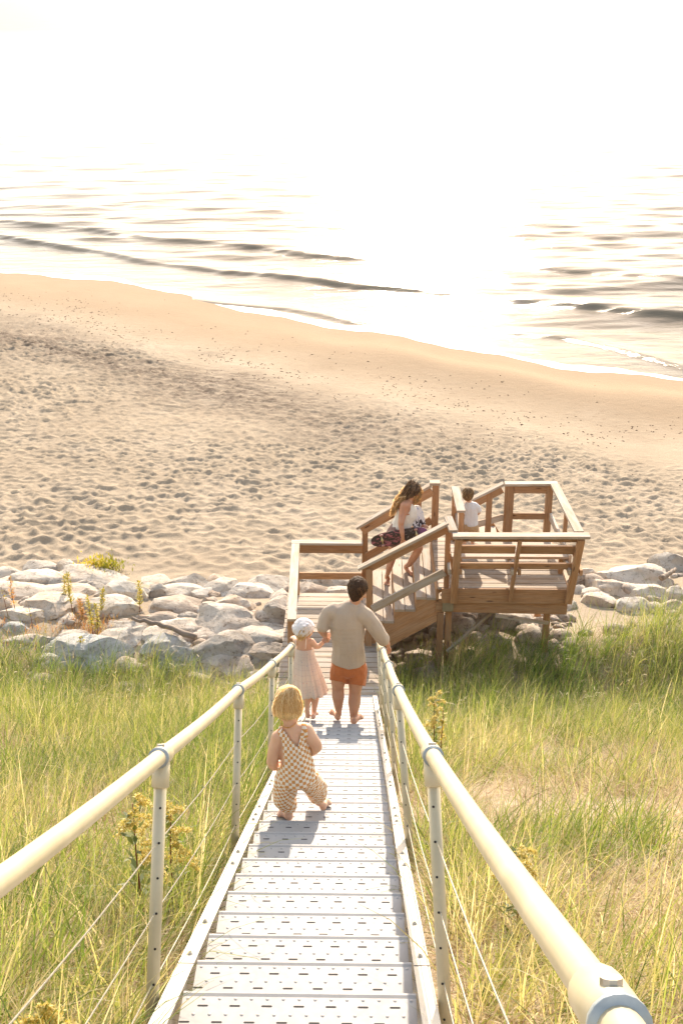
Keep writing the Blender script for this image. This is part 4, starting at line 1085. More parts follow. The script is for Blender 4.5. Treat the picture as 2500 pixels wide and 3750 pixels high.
hl = atZ(900 + 890 * .38265, 2000 + 1680 * .38265, kL); B += foot(hl, hl + Vector((-.085, .215, .0)), r=.032, ank=P(888, 1605, .05), spread=-1)
hr = atZ(900 + 1022 * .38265, 2000 + 1722 * .38265, kR - .005); B += foot(hr, hr + Vector((.09, .20, .0)), r=.032, ank=P(1026, 1670, .05), spread=1)
fuse('body', B, .0075, M_SKIN_M, man, 5)
# knitted shirt, loose, with a dropped curved hem
Sh = chain([(P(984, 1170), (.170, .135, .10)), (P(982, 1105), (.176, .134, .12)), (P(982, 1010), (.168, .128)), (P(975, 900), (.166, .128)), (P(962, 740), (.176, .130)), (P(958, 650), (.165, .118)), (P(1000, 588), (.105, .085)), (P(1028, 568), (.074, .066, .03))])
Sh += chain([(P(850, 628), .090), (P(795, 645), .078), (P(760, 705, -.01), .074), (P(740, 768, -.03), (.070, .070, .06))])
Sh += chain([(P(1080, 635), .094), (P(1150, 670), .082), (P(1235, 775), .077), (P(1295, 868, .02), .072), (P(1318, 898, .03), .066)])
shirt = fuse('shirt', Sh, .008, cloth_mat('beige_knit', (.47, .375, .295), .9, 500, .0025), man, 5, disp=folds(.011, 9, 5, 2), post=cutter(2, lambda x, y: y > np.interp(x, [780, 860, 985, 1090, 1175], [1085, 1150, 1190, 1168, 1095]))); shirt.modifiers.new('t', 'SOLIDIFY').thickness = .004
Sr = chain([(P(985, 1095), (.168, .122)), (P(985, 1165), (.170, .124, .11))])
Sr += chain([(P(984, 1205), (.06, .10, .05))])
Sr += chain([(P(900, 1170), (.100, .115)), (P(880, 1330, .01), (.086, .100))]); Sr += chain([(P(1066, 1180), (.102, .115)), (P(1062, 1370, .01), (.092, .104))])
fuse('shorts', Sr, .008, cloth_mat('rust_orange_cotton', (.48, .155, .055), .85, 500, .002), man, 3, disp=folds(.012, 14, 9, 7), post=cutter(2, lambda x, y: y > np.interp(x, [800, 930, 950, 1150], [1285, 1310, 1325, 1345]))).modifiers.new('t', 'SOLIDIFY').thickness = .004
M_HAIRD = hair_mat('dark_brown_hair', [(0, (.028, .015, .009)), (.6, (.060, .032, .017)), (1, (.15, .075, .035))], .12)
hc = P(1070, 398, .015)
Hb = chain([(P(1068, 382, .01), (.096, .110, .098)), (P(1055, 425, -.02), (.085, .085, .08)), (P(1050, 475, -.035), (.066, .052, .04)), (P(1045, 512, -.038), (.042, .03, .02))])
tube('collar', [P(1026, 556) + Vector((.070 * math.cos(a), .060 * math.sin(a), .012 * math.sin(a) + .01 * math.cos(a))) for a in np.linspace(0, 6.283, 24)], .008, cloth_mat('beige_rib', (.42, .345, .27)), shirt, 8)
hm = fuse('hair', Hb, .006, cap_mat('dark_brown_scalp_hair', (.055, .030, .017)), man, 4, disp=folds(.006, 40, 30, 1))
hair_strands('hair_lock', hc + Vector((0, 0, .0)), (.098, .114, .104), (-.2, -.3, 1), 1100, M_HAIRD, hm, lambda p: p.z > hc.z - .075 and p.y < hc.y + .07, .8, .0035, lift=1.0)['kind'] = 'stuff'

# ---------------------------------------------------------------- the girl
girl = tag(empty('person', atZ(1145, 2635, 3.9)), 'little girl in a white headscarf and pale pink sundress holding the hand of the man', 'person')
Yg = 10.66; P = lambda x, y, dy=0.0: c2(x, y, Yg + dy)
B = []
B += chain([(P(560, 1150), (.085, .07)), (P(560, 1010), (.082, .062)), (P(556, 930), (.078, .052)), (P(556, 905), (.06, .045))])
B += chain([(P(556, 905), .036), (P(552, 870), .034)])
B += chain([(P(560, 800), (.082, .088, .085)), (P(565, 830, .01), (.07, .075, .06))]); B += chain([(P(612, 835, .03), .028), (P(622, 826, .06), .016)])
B += chain([(P(645, 812, .04), .008), (P(652, 818, .045), .007)])
B += chain([(P(618, 800, .0), (.010, .014, .018)), (P(617, 812, .0), (.008, .010, .010))])
B += chain([(P(600, 915), .040), (P(628, 915), .036), (P(668, 960, -.01), .029), (P(700, 960, .0), .026)])
B += chain([(P(700, 960, .0), .026), (P(735, 925, .0), .021), (P(765, 895, -.02), .016)])
B += finger_set(P(760, 898, -.02), P(790, 862, -.04), (0, -1, .3), .095, .0065, .35, -1)
B += chain([(P(512, 915), .040), (P(488, 915), .036), (P(470, 890, .06), .027), (P(462, 880, .10), .022)])
B += finger_set(P(462, 880, .10), P(446, 862, .15), (0, -.3, 1), .09, .0065, .6, 1)
B += chain([(P(600, 1330), .06), (P(590, 1430), .042), (P(587, 1500, -.01), .034), (P(584, 1545, -.03), .024), (P(585, 1562, -.04), .024)])
B += chain([(P(584, 1560, -.03), .025), (P(588, 1590, -.05), (.026, .02, .03)), (P(592, 1628, -.03), (.028, .015, .02))])
for k, (dx, r_) in enumerate(((12, .011), (5, .008), (-1, .008), (-8, .0075), (-14, .007))): B += chain([(P(592 + dx, 1628, -.03), r_), (P(594 + dx, 1645 - abs(dx) * .4, .0), r_ * .85)])
B += chain([(P(668, 1300), .062), (P(668, 1400), .044), (P(664, 1470), .038), (P(655, 1560, .01), .027), (P(648, 1610, .02), .023), (P(645, 1632, .02), .024)])
hg = atZ(900 + 640 * .38265, 2000 + 1668 * .38265, nose(26).z); B += foot(hg, hg + Vector((.03, .16, 0)), r=.023, ank=P(646, 1620, .02), spread=1)
fuse('body', B, .0062, M_SKIN_K, girl, 4)
# sundress: gathered rings from the chest to a flared hem
m, nt, N, L, b = newmat('pink_checked_cotton'); uv = coords(nt, 'UV')
sp = N.new('ShaderNodeSeparateXYZ'); L.new(uv, sp.inputs[0]); lines = None
for out_, sc_ in ((sp.outputs[0], 22.0), (sp.outputs[1], 14.0)):
    f_ = math_(nt, 'LESS_THAN', math_(nt, 'ABSOLUTE', math_(nt, 'SUBTRACT', math_(nt, 'FRACT', math_(nt, 'MULTIPLY', out_, sc_)), .5)), .045)
    lines = f_ if lines is None else math_(nt, 'MAXIMUM', lines, f_)
vr = N.new('ShaderNodeTexVoronoi'); vr.inputs['Scale'].default_value = 1; L.new(mapping(nt, uv, (30, 22, 1)), vr.inputs['Vector'])
spot = math_(nt, 'LESS_THAN', vr.outputs['Distance'], .17)
base = mixc(nt, math_(nt, 'MULTIPLY', lines, .35), (.93, .86, .80), (.60, .54, .56))
sel = ramp(nt, [(.3, (.35, .38, .58)), (.55, (.72, .30, .24)), (.8, (.55, .50, .60))], N.new('ShaderNodeSeparateColor').outputs[0]) 
sc0 = [n for n in N if n.bl_idname == 'ShaderNodeSeparateColor'][0]; L.new(vr.outputs['Color'], sc0.inputs[0])
base = mixc(nt, math_(nt, 'MULTIPLY', spot, .45), base, sel)
L.new(base, b.inputs['Base Color']); b.inputs['Roughness'].default_value = .85; b.inputs['Specular IOR Level'].default_value = .1
tr = N.new('ShaderNodeBsdfTranslucent'); L.new(base, tr.inputs[0]); mx = N.new('ShaderNodeMixShader'); mx.inputs[0].default_value = .5
L.new(b.outputs[0], mx.inputs[1]); L.new(tr.outputs[0], mx.inputs[2]); L.new(mx.outputs[0], N['Material Output'].inputs[0]); M_DRESS = m
def skirt(name, rings, mat, parent, n=96, pleat=14, seed=0, thick=.002):
    """rings: (centre, rx, ry, depth of the pleats)"""
    V, Q, U = [], [], []
    for j, (c_, rx, ry, pl) in enumerate(rings):
        for i in range(n):
            a = 2 * math.pi * i / n; f_ = 1 + pl * (math.sin(a * pleat + 1.3 * math.sin(a * 3 + seed)) * .6 + .4 * math.sin(a * (pleat * 1.6) + 2 + seed))
            z = c_[2] + pl * .05 * math.sin(a * 5 + seed); V.append((c_[0] + rx * f_ * math.cos(a), c_[1] + ry * f_ * math.sin(a), z))
    for j in range(len(rings) - 1):
        for i in range(n):
            a, b2 = j * n + i, j * n + (i + 1) % n; Q.append((a, a + n, b2 + n, b2)); ui, u2 = i / n, (i + 1) / n; v0, v1 = j / (len(rings) - 1), (j + 1) / (len(rings) - 1)
            U += [(ui, v0), (ui, v1), (u2, v1), (u2, v0)]
    o = link(name, pymesh(name, V, Q, U), mat, parent, True); s_ = o.modifiers.new('thickness', 'SOLIDIFY'); s_.thickness = thick; return o
rg = []
KEY = [(972, 562, 88, .068, .0), (1000, 562, 92, .074, .01), (1060, 565, 100, .085, .03), (1160, 575, 132, .12, .06), (1280, 592, 158, .14, .08), (1340, 602, 170, .155, .10), (1385, 608, 178, .165, .12)]
for t in np.linspace(0, len(KEY) - 1, 22):
    j = min(int(t), len(KEY) - 2); f_ = t - j; k_ = [KEY[j][q] * (1 - f_) + KEY[j + 1][q] * f_ for q in range(5)]
    rg.append((P(k_[1], k_[0]), k_[2] * mm, k_[3], k_[4]))
dress = skirt('sundress', rg, M_DRESS, girl, 120, 13, 2)
for (xa, ya, xb, yb) in ((478, 905, 474, 980), (578, 875, 570, 985)):
    tube('dress_strap', [P(xa + 3, ya - 4, .0), P(xa, ya, -.045), P((xa + xb) / 2, (ya + yb) / 2, -.062), P(xb, yb, -.070)], .005, M_DRESS, dress, 6)
scf = chain([(P(552, 775, -.0), (.104, .105, .092)), (P(535, 805, -.03), (.092, .085, .07))]) + chain([(P(500, 790, -.02), (.055, .06, .045)), (P(468, 775, -.01), (.03, .035, .025))]) + chain([(P(610, 770, .01), (.05, .07, .05)), (P(625, 790, .03), (.03, .05, .02))])
scarf = fuse('headscarf', scf, .0055, cloth_mat('white_lace_cotton', (.80, .78, .78), .9, 240, .006, .15), girl, 3, disp=folds(.007, 30, 22, 3))
joined('scarf_bow', [blob_vf(P(590, 755, -.09), (.022, .012, .015)), blob_vf(P(565, 770, -.10), (.024, .012, .014)), blob_vf(P(600, 785, -.08), (.012, .01, .024))], cloth_mat('white_scarf_bow', (.74, .74, .78)), scarf, True)
M_BLOND = hair_mat('light_blond_hair', [(0, (.42, .28, .12)), (.5, (.62, .46, .24)), (1, (.80, .66, .42))], .35)
lock_strands('hair', [([P(540, 800, -.085), P(530, 850, -.085), P(520, 905, -.08)], [.02, .03, .028]), ([P(565, 810, -.08), P(560, 850, -.08), P(548, 885, -.075)], [.02, .025, .02]), ([P(510, 810, -.07), P(505, 860, -.07), P(508, 900, -.07)], [.015, .02, .018]), ([P(595, 805, -.055), P(600, 840, -.05), P(596, 862, -.05)], [.012, .015, .012])], 260, .02, .003, M_BLOND, girl, 2, .006)

# ---------------------------------------------------------------- the toddler
c3 = crop(900, 2450, .2551); u3 = .000397
tod = tag(empty('person', atZ(1065, 3000, 6.372)), 'blond toddler in orange and white checked overalls stepping down with feet apart', 'person')
Yt = 5.72; P = lambda x, y, dy=0.0: c3(x, y, Yt + dy)
B = []
B += chain([(P(735, 1540), (.092, .085, .045)), (P(715, 1350), (.086, .078)), (P(690, 1150), (.080, .068)), (P(672, 1000), (.078, .060)), (P(660, 920), (.070, .050))])
B += chain([(P(655, 900), .050), (P(640, 800), .040), (P(625, 730), .040)])
B += chain([(P(600, 470), (.076, .085, .080)), (P(590, 560, .01), (.072, .080, .07))]); B += chain([(P(520, 640, .05), .032), (P(560, 670, .045), .034)]); B += chain([(P(590, 600, .10), .010), (P(588, 610, .105), .009)])
B += chain([(P(452, 610, .0), (.010, .016, .022)), (P(455, 640, .0), (.008, .010, .012))]); B += chain([(P(752, 610, .0), (.010, .016, .022)), (P(748, 640, .0), (.008, .010, .012))])
B += chain([(P(560, 930), .045), (P(470, 985), .042), (P(420, 1120, -.005), .038), (P(390, 1270, -.01), .036), (P(380, 1330, .0), .035)])
B += chain([(P(380, 1330, .0), .035), (P(400, 1390, .05), .030), (P(445, 1410, .10), .022)]); B += finger_set(P(440, 1410, .09), P(500, 1400, .15), (0, -1, 0), .075, .006, .6, 1)
B += chain([(P(780, 880), .044), (P(865, 880), .042), (P(930, 980, -.005), .037), (P(1000, 1080, .0), .035), (P(1010, 1120, .01), .035)])
B += chain([(P(1010, 1120, .01), .034), (P(960, 1180, .05), .029), (P(900, 1210, .09), .022)]); B += finger_set(P(905, 1205, .085), P(850, 1240, .14), (0, -1, 0), .075, .006, .6, -1)
hl = atZ(900 + 655 * .2551, 2450 + 2200 * .2551, nose(10).z + .002); hr = atZ(900 + 1092 * .2551, 2450 + 2062 * .2551, nose(11).z + .002)
aL, aR = hl + Vector((-.014, .032, .062)), hr + Vector((-.02, .01, .07))
kneeL, kneeR = P(545, 1850, .045), P(1010, 1700, .15)
B += chain([(P(610, 1600), .062), (kneeL, .052), (aL.lerp(kneeL, .4), .042), (aL + Vector((0, 0, .02)), .030), (aL, .029)])
B += chain([(P(850, 1560), .058), (kneeR, .052), (aR.lerp(kneeR, .4), .040), (aR + Vector((0, 0, .02)), .028), (aR, .026)])
B += foot(hl, hl + Vector((-.078, .095, .002)), r=.025, ank=aL, spread=-1)
B += foot(hr, hr + Vector((.035, .105, .012)), r=.023, ank=aR, spread=1)
fuse('body', B, .0052, M_SKIN_K, tod, 4)
m, nt, N, L, b = newmat('orange_checked_cotton'); uv = coords(nt, 'UV')
sp = N.new('ShaderNodeSeparateXYZ'); L.new(uv, sp.inputs[0])
fx = math_(nt, 'GREATER_THAN', math_(nt, 'FRACT', math_(nt, 'MULTIPLY', sp.outputs[0], 1 / .037)), .5); fy = math_(nt, 'GREATER_THAN', math_(nt, 'FRACT', math_(nt, 'MULTIPLY', sp.outputs[1], 1 / .037)), .5)
ck = math_(nt, 'ABSOLUTE', math_(nt, 'SUBTRACT', fx, fy))
L.new(mixc(nt, ck, (.80, .74, .66), (.60, .30, .11)), b.inputs['Base Color']); b.inputs['Roughness'].default_value = .85; b.inputs['Specular IOR Level'].default_value = .12
n1 = bump(nt, nz(nt, coords(nt), 22, 3, .5, .6), .4, .010, b); M_CHECK = m
BON = [(np.array(P(660, 900)), np.array(P(735, 1590)), .092), (np.array(P(620, 1640)), np.array(kneeL), .075), (np.array(kneeL), np.array(aL), .06), (np.array(P(830, 1600)), np.array(kneeR), .075), (np.array(kneeR), np.array(aR), .06)]
def tod_post(me, V):
    tl_ = Vector(tod.location)
    bm = bmesh.new(); bm.from_mesh(me); kill = []
    def inside(co_):
        X, Y = toPix(co_); x, y = (X - 900) / .2551, (Y - 2450) / .2551
        if y > 1420: return True
        cxl = np.interp(y, [760, 900, 1000, 1100, 1250, 1360, 1420], [520, 440, 500, 525, 545, 560, 450]); cxr = np.interp(y, [760, 900, 1000, 1120, 1250, 1330], [880, 885, 905, 925, 935, 1000])
        if x < cxl or x > cxr: return False
        vl = np.interp(y, [800, 870, 1120], [500, 540, 735]); vr_ = np.interp(y, [740, 850, 1120], [775, 800, 738])
        if y < 1120 and vl < x < vr_: return False
        return y > 770
    for v in bm.verts:
        if not inside(v.co): kill.append(v)
    bmesh.ops.delete(bm, geom=kill, context='VERTS'); relax(bm)
    uvl = bm.loops.layers.uv.new('UVMap')
    for f in bm.faces:
        c0 = np.array(f.calc_center_median()); best = None
        for i, (a, b2, r_) in enumerate(BON):
            ab = b2 - a; t = np.clip((c0 - a) @ ab / (ab @ ab), 0, 1); d = np.linalg.norm(c0 - a - ab * t) - r_
            if best is None or d < best[0]: best = (d, i)
        a, b2, r_ = BON[best[1]]; ab = (b2 - a) / np.linalg.norm(b2 - a); ex = np.cross(ab, [0, 1, 0]); ex /= np.linalg.norm(ex); ey = np.cross(ex, ab)
        for l in f.loops:
            p = np.array(l.vert.co) - a; an = math.atan2(p @ ex, -(p @ ey)*-1 if False else (p @ ey) * (1 if ey[1] < 0 else -1)); l[uvl].uv = (an * r_, float(p @ ab))
    bm.to_mesh(me); bm.free()
Ov = chain([(P(725, 1560), (.112, .105, .045)), (P(722, 1450), (.106, .100, .07)), (P(705, 1300), (.098, .092)), (P(690, 1150), (.090, .080)), (P(672, 1010), (.086, .070)), (P(660, 930), (.078, .060)), (P(655, 890), (.070, .056))])
Ov += chain([(P(560, 925), .053), (P(490, 965), .050)]) + chain([(P(780, 875), .052), (P(850, 875), .050)])
Ov += chain([(P(590, 1600), .072), (kneeL, .064), (aL.lerp(kneeL, .5), .052), (aL + Vector((0, 0, .045)), .046), (aL + Vector((0, 0, .022)), .038)])
Ov += chain([(P(870, 1570), .066), (kneeR, .062), (aR.lerp(kneeR, .5), .054), (aR + Vector((0, 0, .075)), .044), (aR + Vector((0, 0, .05)), .036)])
ov = fuse('overalls', Ov, .0058, M_CHECK, tod, 4, disp=folds(.007, 26, 20, 4), post=tod_post)
sm2 = ov.modifiers.new('thickness', 'SOLIDIFY'); sm2.thickness = .003; sm2.offset = 1
tube('back_seam', [P(742, 1130, -.084), P(760, 1280, -.094), P(775, 1420, -.103), P(790, 1560, -.106)], .0016, cloth_mat('white_piping', (.78, .72, .64)), ov, 5)
M_BLOND2 = hair_mat('golden_blond_hair', [(0, (.48, .31, .14)), (.4, (.66, .48, .25)), (.75, (.80, .67, .43)), (1, (.88, .80, .62))], .4)
hc = P(604, 455, .0)
Hb = chain([(P(605, 440, -.0), (.081, .088, .082)), (P(600, 520, -.012), (.080, .082, .072)), (P(598, 605, -.020), (.073, .062, .045)), (P(605, 655, -.028), (.050, .043, .022))])
hm = fuse('hair', Hb, .0055, cap_mat('golden_scalp_hair', (.64, .47, .25)), tod, 4, disp=folds(.004, 30, 14, 3))
def on_skull(P_, cx_, cy_, ax_, ay_, rd, u_):
    return lambda x, y, lift=0.0: P_(x, y, -(rd + lift) * math.sqrt(max(.02, 1 - ((x - cx_) / ax_) ** 2 - ((y - cy_) / ay_) ** 2)))
sk = on_skull(P, 603, 470, 224, 300, .095, u3); paths = []
for q in range(26):
    f_ = q / 25; xe = 420 + 366 * f_; top = (640 + (f_ - .5) * 150, 268 + abs(f_ - .5) * 60)
    ye = 690 + 50 * math.sin(math.pi * f_) ** 2 * (1 + .2 * math.sin(q * 2.1))
    pts_ = []
    for s in range(7):
        t = s / 6; x = top[0] + (xe - top[0]) * math.sin(min(1, t * 1.25) * math.pi / 2) + 12 * math.sin(t * 5 + q * 1.7) * t; y = top[1] + (ye - top[1]) * (t ** 1.25) - 34 * math.sin(t * math.pi) * (1 - abs(f_ - .5) * 1.2); pts_.append(sk(x, y, .004 * math.sin(q * 3.3 + t * 4)))
    paths.append((pts_, [.004, .008, .009, .009, .009, .009, .007]))
lock_strands('hair_lock', paths, 2600, .03, .0017, M_BLOND2, hm, 5, .0022)['kind'] = 'stuff'
lock_strands('loose_hair', [(p_, [.004, .010, .014, .017, .020, .022, .024]) for p_, s_ in paths], 420, .03, .0011, M_BLOND2, hm, 15, .006)['kind'] = 'stuff'
nk = []
for a in np.linspace(-.3, math.pi + .3, 26): nk.append(P(625, 775) + Vector((-.046 * math.cos(a), -.045 * math.sin(a) - .002, .018 * (1 - math.sin(a)) - .0 - .012 * math.cos(a))))
joined('bead_necklace', [blob_vf(q, (.0036, .0036, .0036), 6, 4) for q in nk], simple('amber_beads', (.55, .26, .06), .3), tod, True)['kind'] = 'stuff'

# ---------------------------------------------------------------- the woman
cw = crop(1340, 1720, .19133); uw = .00077
wom = tag(empty('person', (.55, 16.4, 2.6)), 'woman with long fair hair in a white tank top carrying boards up the side steps', 'person')
Yw = 16.30; P = lambda x, y, dy=0.0: cw(x, y, Yw + dy)
B = []
B += chain([(P(610, 1240), (.155, .15)), (P(660, 1120), (.14, .125)), (P(730, 960), (.125, .115)), (P(770, 800), (.135, .125)), (P(765, 690), (.12, .12)), (P(800, 600), (.07, .08))])
B += chain([(P(830, 800, .02), (.10, .11)), (P(850, 850, .02), (.085, .10))])
B += chain([(P(820, 600), .055), (P(850, 520), .050)]); B += chain([(P(885, 350), (.080, .074, .090)), (P(905, 410), (.078, .07, .08))]); B += chain([(P(960, 450), .038), (P(975, 480), .030)]); B += chain([(P(1010, 415), .012), (P(1022, 425), .010)]); B += chain([(P(985, 462), .010), (P(1000, 465), .008)])
B += chain([(P(770, 660, -.08), .070), (P(735, 690, -.13), .068), (P(700, 850, -.16), .058), (P(672, 1000, -0.23), .047), (P(668, 1060, -0.23), .043)])
B += chain([(P(668, 1060, -0.23), .043), (P(690, 1200, -0.28), .036), (P(703, 1330, -0.29), .024)]); B += finger_set(P(703, 1330, -0.29), P(690, 1440, -0.27), (0, -1, 0), .165, .0088, .55, 1)
B += chain([(P(800, 680, .12), .065), (P(900, 850, .17), .050), (P(950, 1000, .19), .042), (P(1040, 1060, .12), .034), (P(1090, 1070, .03), .024)]); B += finger_set(P(1080, 1070, .04), P(1150, 1060, -.06), (0, 0, 1), .15, .0085, .5, -1)
ft1 = atZ(1340 + 395 * .19133, 1720 + 2150 * .19133, 2.58); ft2 = atZ(1340 + 760 * .19133, 1720 + 1965 * .19133, 2.77)
B += chain([(P(600, 1270, .06), .115), (P(545, 1480, .04), .092), (P(500, 1690, .02), .060), (P(455, 1830, .0), .055), (P(415, 1990, .02), .034), (ft1 + Vector((.0, .03, .09)), .031), (ft1 + Vector((.0, .03, .06)), .032)])
B += chain([(P(650, 1280, -.05), .118), (P(830, 1400, -.10), .098), (P(1010, 1500, -.12), .064), (P(985, 1560, -.12), .062), (P(900, 1700, -.07), .056), (P(820, 1820, -.02), .038), (ft2 + Vector((.0, .03, .09)), .031), (ft2 + Vector((.0, .03, .06)), .032)])
B += foot(ft1 + Vector((.03, .06, 0)), ft1 + Vector((-.03, -.16, 0)) + Vector((.02, .03, 0)), r=.030, ank=ft1 + Vector((.01, .03, .08)), spread=1)
B += foot(ft2 + Vector((-.0, .03, 0)), ft2 + Vector((.14, -.14, 0)), r=.030, ank=ft2 + Vector((.0, .03, .08)), spread=1)
fuse('body', B, .0078, M_SKIN_W, wom, 4)
Tk = chain([(P(650, 1130), (.158, .142, .05)), (P(700, 1010), (.150, .135)), (P(760, 860), (.148, .132)), (P(765, 730), (.135, .125)), (P(770, 680), (.118, .118))]) + chain([(P(840, 790, .02), (.108, .115)), (P(850, 870, .02), (.10, .11))]) + chain([(P(745, 620, -.05), .045), (P(770, 660, -.05), .06)]) + chain([(P(830, 640, .07), .035), (P(820, 690, .06), .05)])
def tank_post(me, V):
    bm = bmesh.new(); bm.from_mesh(me); kill = []
    for v in bm.verts:
        X, Y = toPix(v.co); x, y = (X - 1340) / .19133, (Y - 1720) / .19133
        if y < 575 or (v.co.y < Yw + .02 and ((x - 730) / 118) ** 2 + ((y - 720) / 135) ** 2 < 1) or (820 < x and y < 690 - (900 - x) * .0 and (x - 820) > (y - 575) * .8): kill.append(v)
    bmesh.ops.delete(bm, geom=kill, context='VERTS'); relax(bm); bm.to_mesh(me); bm.free()
tk = fuse('tank_top', Tk, .0078, cloth_mat('white_ribbed_cotton', (.74, .69, .62), .9, 300, .003), wom, 3, disp=folds(.007, 14, 10, 9), post=tank_post); tk.modifiers.new('t', 'SOLIDIFY').thickness = .003
Sr = chain([(P(640, 1150), (.160, .145)), (P(600, 1240), (.172, .16))]) + chain([(P(590, 1270, .06), .130), (P(560, 1380, .05), .118)]) + chain([(P(660, 1280, -.05), .132), (P(770, 1370, -.08), .122)])
fuse('shorts', Sr, .008, cloth_mat('mauve_brown_cotton', (.25, .15, .125), .85), wom, 4, disp=folds(.008, 14, 10, 5))
M_HAIRW = hair_mat('ombre_fair_hair', [(0, (.22, .13, .07)), (.4, (.42, .27, .13)), (.75, (.62, .42, .21)), (1, (.80, .62, .38))], .4)
M_HAIRW2 = hair_mat('brown_crown_hair', [(0, (.07, .045, .03)), (.6, (.17, .11, .07)), (1, (.34, .23, .15))], .25)
Hb = chain([(P(885, 330), (.090, .085, .094)), (P(870, 400, -.01), (.086, .08, .08)), (P(810, 480, -.02), (.062, .06, .055)), (P(740, 540, -.03), (.045, .045, .04))])
hm = fuse('hair', Hb, .0065, cap_mat('brown_scalp_hair', (.15, .095, .06)), wom, 3, disp=folds(.008, 24, 14, 3))
lock_strands('hair_lock', [([P(860, 250, -.03), P(790, 330, -.06), P(720, 450, -.06), P(660, 550, -.05)], [.03, .03, .03, .03]), ([P(900, 250, -.03), P(900, 350, -.09), P(840, 470, -.08), P(760, 550, -.07)], [.03, .03, .03, .025]), ([P(960, 300, -.02), P(980, 370, -.08), P(930, 460, -.08), P(860, 520, -.06)], [.03, .03, .03, .03])], 420, .03, .005, M_HAIRW2, hm, 4, .008)
lock_strands('long_hair', [([P(740, 400, .03), P(620, 560, -.0), P(560, 720, -.02), P(500, 880, -.02)], [.035, .035, .03, .02]), ([P(700, 470, -.04), P(600, 600, -.05), P(540, 740, -.05), P(470, 900, -.04)], [.03, .03, .028, .02]), ([P(780, 480, -.05), P(680, 560, -.08), P(600, 640, -.08), P(560, 760, -.06)], [.03, .03, .03, .02])], 520, .03, .0045, M_HAIRW, wom, 6, .016)
lock_strands('front_hair', [([P(1010, 330, .02), P(1030, 430, -.0), P(990, 560, -.0), P(930, 670, .0)], [.025, .03, .035, .02]), ([P(960, 480, .06), P(960, 560, .05), P(900, 660, .05)], [.03, .03, .02])], 240, .03, .004, M_HAIRW, wom, 8, .012)
tube('bracelet', [P(703, 1320, -0.29) + Vector((.026 * math.cos(a), .026 * math.sin(a), .004 * math.cos(a))) for a in np.linspace(0, 6.283, 14)], .003, simple('gold_bracelet', (.6, .4, .15), .3, .8), wom, 5)
# boards she carries
def deck_board(name, c0, ax, nrm, L_, w_, thick, mat, lab, trucks=True):
    ax, s_, n_ = frame(ax, nrm); root = tag(empty(name, c0), lab, 'board')
    out = []; m_ = 40
    for i in range(m_):
        a = 2 * math.pi * i / m_; ca, sa = math.cos(a), math.sin(a); x = math.copysign(abs(ca) ** .62, ca) * L_ / 2; y = math.copysign(abs(sa) ** .75, sa) * w_ / 2
        out.append((x, y))
    V, U = [], []; Q = []
    for zt in (-thick / 2, thick / 2):
        for x, y in out: V.append(c0 + ax * x + s_ * y + n_ * (zt + .05 * abs(x / L_) ** 3 * L_))
    Q = [tuple(range(m_)), tuple(reversed(range(m_, 2 * m_)))]; uv = [(x / L_ + .5, y / w_ + .5) for x, y in out] + [(x / L_ + .5, y / w_ + .5) for x, y in reversed(out)]
    for i in range(m_): j = (i + 1) % m_; Q.append((i, m_ + i, m_ + j, j)); uv += [(out[i][0] / L_ + .5, .5)] * 4
    link('deck', pymesh('deck', V, Q, uv), mat, root)
    if trucks:
        for e in (-.30, .30):
            c1 = c0 + ax * (e * L_) + n_ * (thick / 2 + .005)
            t_ = joined('truck', [tube_vf([c1 - s_ * .06 + n_ * .03, c1 + s_ * .06 + n_ * .03], .011, 8), tube_vf([c1, c1 + n_ * .03], .022, 8)], M_GOLDM, root, True)
            for q in (-1, 1): tube('wheel', [c1 + s_ * (q * .062) + n_ * .03, c1 + s_ * (q * .088) + n_ * .03], .024, simple('wheel_rubber', (.45, .24, .20), .5), root, 12)
    return root
M_GOLDM = simple('brass_truck', (.55, .45, .25), .35, .8)
m, nt, N, L, b = newmat('dark_deck_graphic'); uv = coords(nt, 'UV')
n_ = nz(nt, mapping(nt, uv, (4, 2.2, 1)), 1.6, 3, .6, 2.2); sp = N.new('ShaderNodeSeparateXYZ'); L.new(uv, sp.inputs[0])
fl = ramp(nt, [(.50, (0, 0, 0)), (.56, (1, 1, 1))], n_); e1 = ramp(nt, [(.50, (1, 1, 1)), (.62, (0, 0, 0))], math_(nt, 'ADD', sp.outputs[0], 0)); 
colr = mixc(nt, math_(nt, 'MULTIPLY', fl, e1), (.022, .012, .010), (.30, .085, .10))
e2 = ramp(nt, [(.80, (0, 0, 0)), (.90, (1, 1, 1))], sp.outputs[0]); colr = mixc(nt, e2, colr, (.17, .06, .16))
gw = ramp(nt, [(.60, (0, 0, 0)), (.63, (1, 1, 1))], nz(nt, mapping(nt, uv, (9, 4, 1)), 2, 4, .7, 1.5)); gm_ = ramp(nt, [(.50, (0, 0, 0)), (.62, (1, 1, 1)), (.84, (1, 1, 1)), (.9, (0, 0, 0))], sp.outputs[0])
colr = mixc(nt, math_(nt, 'MULTIPLY', math_(nt, 'MULTIPLY', gw, gm_), .6), colr, (.50, .42, .40))
L.new(colr, b.inputs['Base Color']); b.inputs['Roughness'].default_value = .35
deck_board('longboard', P(640, 1290, -.225), Vector((1.0, .0, .20)), Vector((0, -1, .30)), .84, .215, .016, m, 'black longboard with pink and purple graphics, wheels out, carried in her near hand')
m, nt, N, L, b = newmat('white_deck_graphic'); uv = coords(nt, 'UV'); sp = N.new('ShaderNodeSeparateXYZ'); L.new(uv, sp.inputs[0])
nn_ = nz(nt, mapping(nt, uv, (3, 2.4, 1)), 1.8, 4, .6, 1.2)
